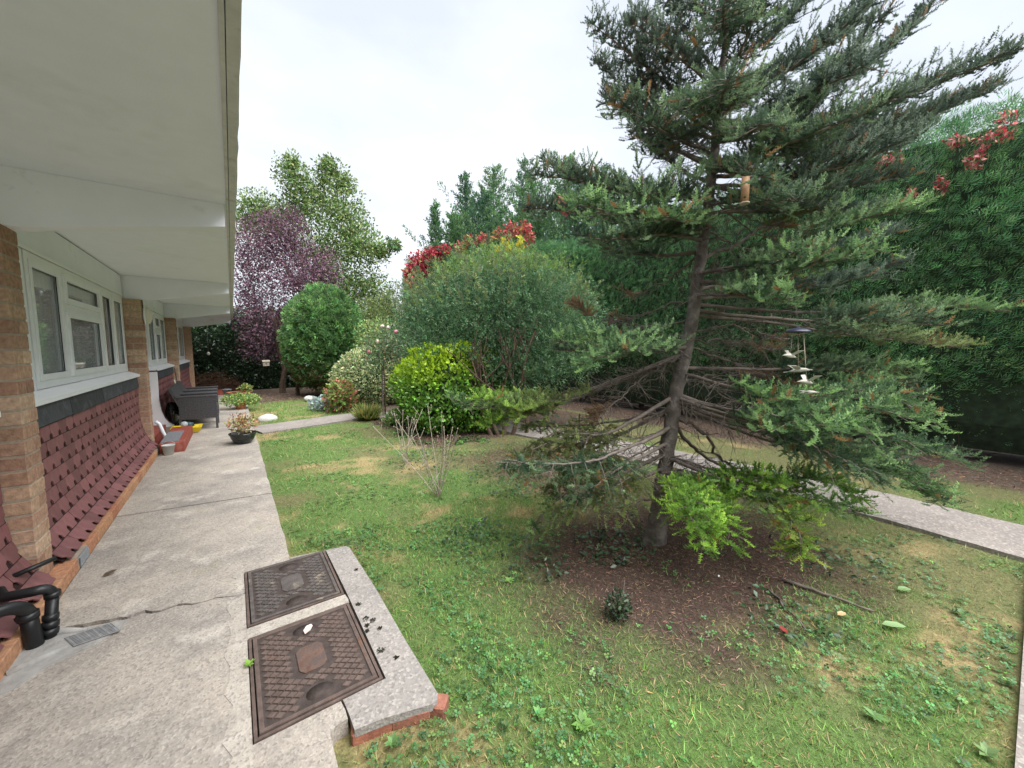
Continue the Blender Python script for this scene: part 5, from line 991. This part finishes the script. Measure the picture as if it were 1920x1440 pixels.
# ================================================================ SMALL THINGS
# red step with mat
st_ = thing('door_step', 'red painted doorstep block with a grey mat on top beside the second pillar', 'step', (-.73, 7.55, 0))
MB().cbox(-.86, -.60, 6.86, 8.26, -.02, .135, .008).build('block', m_redp, st_); MB().box(-.85, -.665, 6.93, 7.75, .135, .146).build('mat', m_mat, st_)
# bucket
bk = thing('small_bucket', 'small grey-white plastic bucket standing by the red step', 'bucket', (-.755, 6.76, 0))
MB().lathe([(.050, 0), (.068, .125), (.073, .125), (.073, .132), (.064, .132), (.05, .02), (.002, .015)], (-.755, 6.76, .001), 20).build('body', M('grey_white_plastic', (.55, .57, .55), .5, .08, 8, .02), bk)
MB().tube([(-.755 + .07 * math.cos(t), 6.76 + .02 * math.sin(t), .128 + .05 * math.sin(t)) for t in np.linspace(0, math.pi, 12)], .003, 5).build('handle', m_galv, bk)
# yellow tray with gadget
ty = thing('yellow_tray', 'shallow bright yellow plastic tray on the path before the wicker chairs', 'tray', (-.69, 8.42, 0))
def tray(x0, x1, y0, y1, z, m, nm, par):
    V = []; f = .03
    for (a, zz) in ((f, .004), (0, z), (-.018, z), (-.018, z - .012), (.010, z - .004), (f + .012, .012)): V += [(x0 + a, y0 + a, zz), (x1 - a, y0 + a, zz), (x1 - a, y1 - a, zz), (x0 + a, y1 - a, zz)]
    order = [0, 3, 2, 1, 4, 5]; F = [(3, 2, 1, 0)]
    for i, j in ((0, 3), (3, 2), (2, 1), (1, 4), (4, 5)):
        for k in range(4): F.append((i * 4 + k, i * 4 + (k + 1) % 4, j * 4 + (k + 1) % 4, j * 4 + k))
    F.append((20, 21, 22, 23)); return MB().add(V, F).build(nm, m, par)
tray(-.87, -.50, 8.30, 8.58, .10, m_yellow, 'body', ty)
gd = thing('garden_gadget', 'small grey and dark teal rounded gadget sitting in the yellow tray', 'gadget', (-.68, 8.42, .02))
MB().add(*ell((-.715, 8.40, .145), .050, .05, .048), 0, True).build('head', M('pale_grey_plastic', (.42, .47, .50), .5, .06, 8, 0), gd)
MB().add(*ell((-.655, 8.43, .115), .052, .04, .06), 0, True).tube([(-.70, 8.42, .05), (-.70, 8.41, .12)], .03, 10).tube([(-.65, 8.43, .16), (-.61, 8.43, .15), (-.59, 8.43, .10)], .014, 8).build('body', M('teal_plastic', (.05, .085, .10), .4, .1, 8, 0), gd)
# wicker armchairs
def chair(y0, dx, lbl):
    w = .60; x0, x1 = -.80 + dx, -.27 + dx; o = thing('wicker_armchair', lbl, 'chair', ((x0 + x1) / 2, y0 + w / 2, 0), 'wicker armchairs against the wall')
    for yy in (y0, y0 + w - .05):                       # woven sides
        sd_ = MB().box(x0 + .01, x1, yy + .008, yy + .042, .19, .565).build('side_panel', m_wick, o); sl = MB()
        for q in range(14): z = .195 + q * .0268; sl.box(x0 + .012, x1 - .001, yy + .002, yy + .048, z, z + .0225)
        sl.build('weave', m_wick, sd_, 'stuff')
        vr = MB()
        for q in range(9): x = x0 + .03 + q * .06; vr.box(x, x + .010, yy - .002, yy + .052, .192, .566)
        vr.build('upright_strands', m_wick, sd_, 'stuff')
        MB().cbox(x0 - .03, x1 + .012, yy - .006, yy + .056, .567, .60, .008).build('armrest', m_wick, o)
        MB().cbox(x1 - .03, x1 + .004, yy + .004, yy + .046, .0, .192, .003).build('leg', m_wick, o); MB().cbox(x0 + .0, x0 + .034, yy + .004, yy + .046, .0, .192, .003).build('leg', m_wick, o)
    MB().cbox(x0 + .03, x1 + .006, y0 + .052, y0 + w - .052, .30, .40, .01).build('seat', m_wick, o)
    V = [(x0 + .06, .40), (x0 + .015, .40), (x0 - .115, .735), (x0 - .075, .745)]
    V3 = [(a, yy, c) for yy in (y0 + .01, y0 + w - .01) for a, c in V]
    MB().add(V3, [(0, 1, 2, 3), (7, 6, 5, 4)] + [(i, 4 + i, 4 + (i + 1) % 4, (i + 1) % 4) for i in range(4)]).build('backrest', m_wick, o)
    return o
chair(8.60, 0, 'dark grey wicker armchair next to the yellow tray'); chair(9.30, -.02, 'dark grey wicker armchair farther along, partly behind another chair'); chair(10.0, -.03, 'dark grey wicker armchair last in the row before the pillar')
bg_ = thing('black_sack', 'shiny black sack slumped between the tiles and the wicker chair', 'sack', (-.90, 8.95, 0))
V, F = ell((-.905, 9.0, .24), .085, .15, .25, 18, 12); V = np.array(V); V += .03 * np.sin(V[:, [1, 2, 0]] * 37) * .6; V[:, 2] = np.maximum(V[:, 2], .004); MB().add(V, F, 0, True).build('bag', m_glaze, bg_)
cn = thing('leaning_cane', 'thin dark cane with a pale tip leaning on the wall above the chairs', 'cane', (-.93, 10.6, .5)); MB().tube([(-1.0, 10.70, 1.02), (-.955, 10.58, .66), (-.92, 10.45, .3), (-.91, 10.40, 0)], .007, 6).build('cane', m_black, cn)
MB().tube([(-.95, 10.0, .80), (-.935, 10.0, .70)], .011, 6).tube([(-.935, 10.0, .70), (-.90, 10.0, .3)], .010, 6).build('pale_tip', m_bird, cn)
# potted plants
def potplant(name, lbl, loc, prof, mat, potname, fol, matl=None):
    t = thing(name, lbl, 'potted plant', loc); MB().lathe(prof, (loc[0], loc[1], .001), 26).build(potname, mat, t)
    rim = prof[-2][1]; MB().lathe([(prof[-2][0] * .97, rim - .01), (.002, rim)], (loc[0], loc[1], 0), 20).build('compost', m_soil, t); sb = MB()
    c, r, n, T, s, col, alt = fol; c = np.array(loc) + c
    for q in range(7): a = random.uniform(0, 6.28); e = c + np.array([math.cos(a) * r[0] * .7, math.sin(a) * r[0] * .7, random.uniform(-.3, .6) * r[2]]); sb.tube([np.array([loc[0], loc[1], rim - .02]), np.array([loc[0], loc[1], rim]) * .5 + e * .5 + [0, 0, .02], e], [.006, .005, .002], 5)
    sb.build('stems', m_pale, t); nmesh('leaves', [blob(c, r, n, T, s, col, alt, .4, .3, .35, 2, .3, .8, .8, zmin=.02, deep=.9, seed=n)], matl or m_leaf, t); return t
gp_ = G(457, 834, 0)
potplant('potted_succulent', 'dark glazed bowl holding a straggly yellow and red leaved plant at the path edge', gp_ + [0, .15, 0], [(.095, 0), (.125, .03), (.155, .09), (.168, .135), (.178, .140), (.178, .155), (.160, .155), (.150, .12), (.003, .11)], m_glaze, 'bowl', (np.array([0, 0, .30]), (.19, .17, .14), 480, T_OVAL, (.025, .05), (.33, .30, .13), (.33, .15, .09)))
tp_ = G(452, 768, 0)
potplant('potted_bushy_plant', 'terracotta pot with a spreading green and yellow bushy plant', tp_ + [0, .1, 0], [(.085, 0), (.105, .13), (.118, .135), (.118, .17), (.10, .17), (.09, .14), (.003, .13)], m_terra, 'pot', (np.array([.03, .05, .22]), (.36, .30, .13), 1700, T_LEAF, (.04, .07), (.13, .24, .06), (.30, .34, .12)))
s_ = G(450, 743, 0); so = potplant('terracotta_bowl', 'wide shallow terracotta bowl with sparse green leaves near the end hedge', s_ + [0, .3, 0], [(.16, 0), (.30, .07), (.33, .09), (.33, .11), (.29, .10), (.003, .04)], m_terra, 'bowl', (np.array([.16, 0, .22]), (.16, .12, .10), 160, T_OVAL, (.06, .10), (.22, .30, .08), (.30, .33, .12)))
p_ = G(426, 741, 0) + [0, .2, 0]; q = thing('grey_pot', 'small empty grey plastic pot next to the terracotta bowl', 'pot', p_); MB().lathe([(.085, 0), (.115, .15), (.125, .15), (.125, .17), (.105, .17), (.09, .03), (.003, .02)], (p_[0], p_[1], .001), 20).build('pot', m_grey, q)
p_ = G(412, 742, 0) + [0, .3, 0]; q = thing('brick_red_planter', 'low brick-red rectangular planter at the end of the path', 'planter', p_); V_ = MB().cbox(p_[0] - .24, p_[0] + .16, p_[1] - .1, p_[1] + .1, 0.001, .16, .006); V_.build('trough', m_redp, q); MB().box(p_[0] - .22, p_[0] + .14, p_[1] - .08, p_[1] + .08, .158, .163).build('compost', m_soil, q)
# stones
def stone(c, r, seed, lbl):
    V, F = ell(c, *r, 16, 10); V = np.array(V); rs_ = np.random.default_rng(seed); ph = rs_.uniform(0, 6, 6)
    d = unit(V - np.array(c)); V += d * (.05 * min(r) * (np.sin(d[:, :1] * 3 + ph[0]) + np.sin(d[:, 1:2] * 3.5 + ph[1]) + np.sin(d[:, 2:3] * 4 + ph[2]))); t = tag(MB().add(V, F, 0, True).build('garden_stone', m_stone), lbl, 'stone'); return t
c = G(581, 752); stone((c[0], c[1], -.0), (.15, .12, .10), 1, 'rounded white stone lying near the silvery plant'); c = G(500, 788, -.03); stone((c[0] + .02, c[1] + .1, -.03), (.19, .13, .10), 2, 'pale grey boulder where the garden path leaves the house path')
# brown heap at the path end
hp = thing('brush_heap', 'heap of dry brown cuttings at the foot of the end hedge', 'brush heap', (-.7, 16.0, 0)); sb = MB()
for k in range(900):
    a = random.uniform(0, 6.28); rr = math.sqrt(random.random()); c = np.array([-.55 + rr * .95 * math.cos(a), 16.2 + rr * .45 * math.sin(a), random.random() * .75 * (1 - rr ** 1.5)]); d = unit(rng.normal(0, 1, 3) * [1, 1, .45]); l = random.uniform(.1, .3)
    sb.tube([c - d * l, c + d * l * .1 + rng.normal(0, .015, 3), c + d * l], [.004, .005, .003], 3, cap=False)
sb.build('cuttings', M('dry_cuttings', (.12, .065, .04), .95, .4, 8, .2), hp, 'stuff')
# sticks, fallen leaves
def stick(a, b, r, lbl, seed):
    g_ = np.random.default_rng(seed); n = 9; c = np.array([a + (b - a) * t for t in np.linspace(0, 1, n)]); c[1:-1, :2] += g_.normal(0, .012, (n - 2, 2)); c[:, 2] = gz(c[:, 0], c[:, 1]) + r * .8 + .006
    m = MB().tube(c, np.linspace(r, r * .5, n) * (1 + g_.normal(0, .1, n)), 7); return tag(m.build('fallen_stick', m_twig), lbl, 'stick', 'fallen sticks under the fir')
stick(G(1465, 1090), G(1637, 1150), .011, 'long grey fallen stick lying on the needle litter', 1); stick(G(1440, 1108), G(1512, 1187), .008, 'short crooked grey stick next to the long fallen stick', 2); stick(G(1095, 1255), G(1160, 1290), .003, 'thin dry twig lying on the grass', 3)
def biglf(px, py, L_, ang, col, lbl, name='fallen_leaf', z=None):
    c = G(px, py, -.06 if z is None else z); o = tag(nmesh(name, [inst(T_OVAL, np.array([[c[0], c[1], (gz(c[0], c[1]) + .022 if z is None else z)]]), np.array([[math.cos(ang), math.sin(ang), .12]]), [L_], np.array([col]), roll=.05)], m_leafg, None, None), lbl, 'leaf'); return o
biglf(1652, 1178, .105, -.9, (.20, .30, .14), 'pale green broad leaf fallen on the grass right of the litter'); biglf(1682, 1112, .075, -.7, (.16, .26, .11), 'smaller green leaf fallen on the grass near the long stick'); biglf(1570, 1160, .055, -.4, (.45, .30, .16), 'curled tan leaf by the end of the long stick')
biglf(1476, 1196, .05, 1.1, (.22, .035, .035), 'small red leaf on the brown litter'); biglf(695, 1382, .06, .4, (.40, .05, .06), 'crumpled red leaf against the brick edging'); biglf(572, 1189, .065, 1.0, (.62, .50, .44), 'pale pinkish dry leaf lying in the manhole recess', z=.016)
biglf(1347, 1088, .022, .3, (.75, .75, .72), 'tiny white scrap on the brown litter', 'white_scrap'); biglf(192, 1080, .07, .5, (.09, .06, .04), 'curled dark leaf lying on the concrete path', z=.008)
# weed rosettes
def rosette(px, py, R_, n, col, lbl, zz=None):
    c = G(px, py, -.05 if zz is None else zz); t = thing('weed', lbl, 'weed', c, 'broad leaved weeds in the lawn'); r_ = np.random.default_rng(int(px))
    for k in range(n):
        a = 6.283 * k / n + r_.uniform(-.3, .3); nmesh('leaf', [inst(T_LEAF, np.array([c + [0, 0, .004]]), np.array([[math.cos(a), math.sin(a), r_.uniform(.15, .6)]]), [R_ * r_.uniform(.7, 1.1)], np.array([col]) * r_.uniform(.8, 1.2), roll=.05)], m_leaf, t, None)
rosette(1092, 1360, .05, 12, (.11, .21, .05), 'light green rosette weed with long leaves among the clover'); rosette(955, 1090, .04, 9, (.13, .24, .06), 'small rosette weed on the brown edge of the litter'); rosette(1640, 1345, .04, 9, (.09, .17, .055), 'dull green rosette weed on the mossy lawn near the cross path'); rosette(1850, 1415, .045, 9, (.12, .19, .07), 'sprawling weed beside the cross path'); rosette(1800, 1150, .04, 9, (.10, .17, .07), 'flat rosette weed between litter and garden path')
rosette(468, 1247, .035, 8, (.17, .30, .05), 'tiny bright green seedling in the joint beside the manhole cover', .005); rosette(735, 1395, .035, 9, (.10, .19, .06), 'clump of small weed leaves under the brick edging'); rosette(1010, 1340, .035, 9, (.10, .22, .06), 'small leafy weed in the green part of the lawn')
# ---- hanging things in the fir
c = P(1397, 362, FD - .75); bx_ = thing('bamboo_bird_feeder', 'bamboo tube bird feeder with a round hole hanging in the fir', 'bird feeder', c); ax = .021
MB().lathe([(ax, -.052), (ax, .085), (ax * .8, .085), (ax * .8, .07), (.001, .07)], c, 18).build('tube', m_wood, bx_)
hole = c + (unit(C0 - c) * [1, 1, 0]) * ax; MB().add(*ell(hole - unit(C0 - c) * .003 - [0, 0, .03], .0075, .0075, .0075, 10, 6), 0, True).build('hole', m_inner, bx_)
MB().lathe([(.004, -.056), (.026, -.060), (.026, -.053), (.003, -.051)], c, 16).build('perch_rim', m_pale, bx_); MB().tube([c + [0, 0, .08], c + [.01, 0, .3]], .0015, 4).build('cord', m_twig, bx_)
c = P(1496, 622, FD - .72); mb_ = thing('bird_mobile', 'hanging mobile of cream bird shapes under a dark round cap', 'mobile', c)
MB().lathe([(.066, -.004), (.06, .006), (.035, .018), (.010, .022), (.004, .03)], c, 22).build('cap', m_navy, mb_); MB().tube([c + [0, 0, .025], c + [.0, .02, .16]], .0012, 4).build('cord', m_twig, mb_)
rv = np.array([math.cos(YAW), -math.sin(YAW), 0]); fv = np.array([math.sin(YAW), math.cos(YAW), 0])
m_bird2 = M('dull_cream_plastic', (.40, .39, .33), .5, .1, 6, 0)
def bird(p, s, a, wing):
    dx = rv * math.cos(a) + fv * math.sin(a); dy = np.array([-dx[1], dx[0], 0]); up = np.array([0, 0, 1.]); q = lambda u, v, w: p + s * (dx * u + dy * v + up * w)
    o = MB().tube([q(-.62, 0, .02), q(-.42, 0, .05), q(-.1, 0, .02), q(.25, 0, -.05), q(.5, 0, -.1)], [.003, s * .10, s * .16, s * .11, .004], 10).build('bird', m_bird2, mb_)
    MB().tube([q(-.5, 0, .06), q(-.78, 0, .03)], [.004, .0015], 6).build('beak', m_bird2, o); w = MB()
    for sg in (-1, 1):
        V = [q(-.12, sg * .1, .08), q(.22, sg * .1, .04), q(.55, sg * .55, wing), q(.05, sg * .45, wing * .95), q(-.12, sg * .1, .095), q(.22, sg * .1, .055), q(.55, sg * .55, wing + .015), q(.05, sg * .45, wing * .95 + .015)]
        w.add(V, [(0, 1, 2, 3), (7, 6, 5, 4), (0, 4, 5, 1), (1, 5, 6, 2), (2, 6, 7, 3), (3, 7, 4, 0)])
    w.build('wings', m_bird2, o); MB().add([q(.42, -.02, -.09), q(.85, -.16, -.18), q(.85, .16, -.18), q(.42, .02, -.09), q(.85, 0, -.16)], [(0, 1, 4), (3, 4, 2), (0, 4, 3)]).build('tail', m_bird2, o)
for (px, py, a, wg, cx, sz) in ((1482, 667, .35, .36, -.03, .085), (1497, 694, 2.7, .3, .0, .085), (1512, 716, .25, .42, .035, .09), (1514, 736, 2.9, .12, .03, .075)):
    p = P(px, py, FD - .72); bird(p, sz, a, wg); MB().tube([c + rv * cx, p + [0, 0, .01]], .0011, 4).build('string', m_pale, mb_)
c = P(391, 663, 12.6); hg = thing('hanging_white_ball', 'small white egg-shaped ornament hanging before the dark end hedge', 'ornament', c); MB().add(*ell(c, .045, .045, .06), 0, True).build('ball', m_bird, hg); MB().tube([c + [0, 0, .05], c + [0, 0, .5], c + [.02, .05, 1.25]], .004, 4).build('cord', m_pale, hg)
c = P(499, 682, 12.0); hb = thing('bird_box', 'small pale wooden bird box hanging under the purple tree', 'bird box', c); MB().cbox(c[0] - .085, c[0] + .085, c[1] - .06, c[1] + .06, c[2] - .07, c[2] + .06, .004).build('box', m_pale, hb)
MB().add([(c[0] - .10, c[1] - .08, c[2] + .06), (c[0] + .10, c[1] - .08, c[2] + .06), (c[0] + .10, c[1] + .08, c[2] + .10), (c[0] - .10, c[1] + .08, c[2] + .10), (c[0] - .10, c[1] - .08, c[2] + .075), (c[0] + .10, c[1] - .08, c[2] + .075), (c[0] + .10, c[1] + .08, c[2] + .115), (c[0] - .10, c[1] + .08, c[2] + .115)], [(3, 2, 1, 0), (4, 5, 6, 7), (0, 1, 5, 4), (1, 2, 6, 5), (2, 3, 7, 6), (3, 0, 4, 7)]).build('lid', m_pale, hb)
MB().add(*ell((c[0], c[1] - .06, c[2] + .0), .02, .004, .02, 10, 6), 0, True).build('entrance_hole', m_inner, hb); MB().tube([c + [0, 0, .09], c + [0, .1, .8]], .003, 4).build('cord', m_twig, hb)
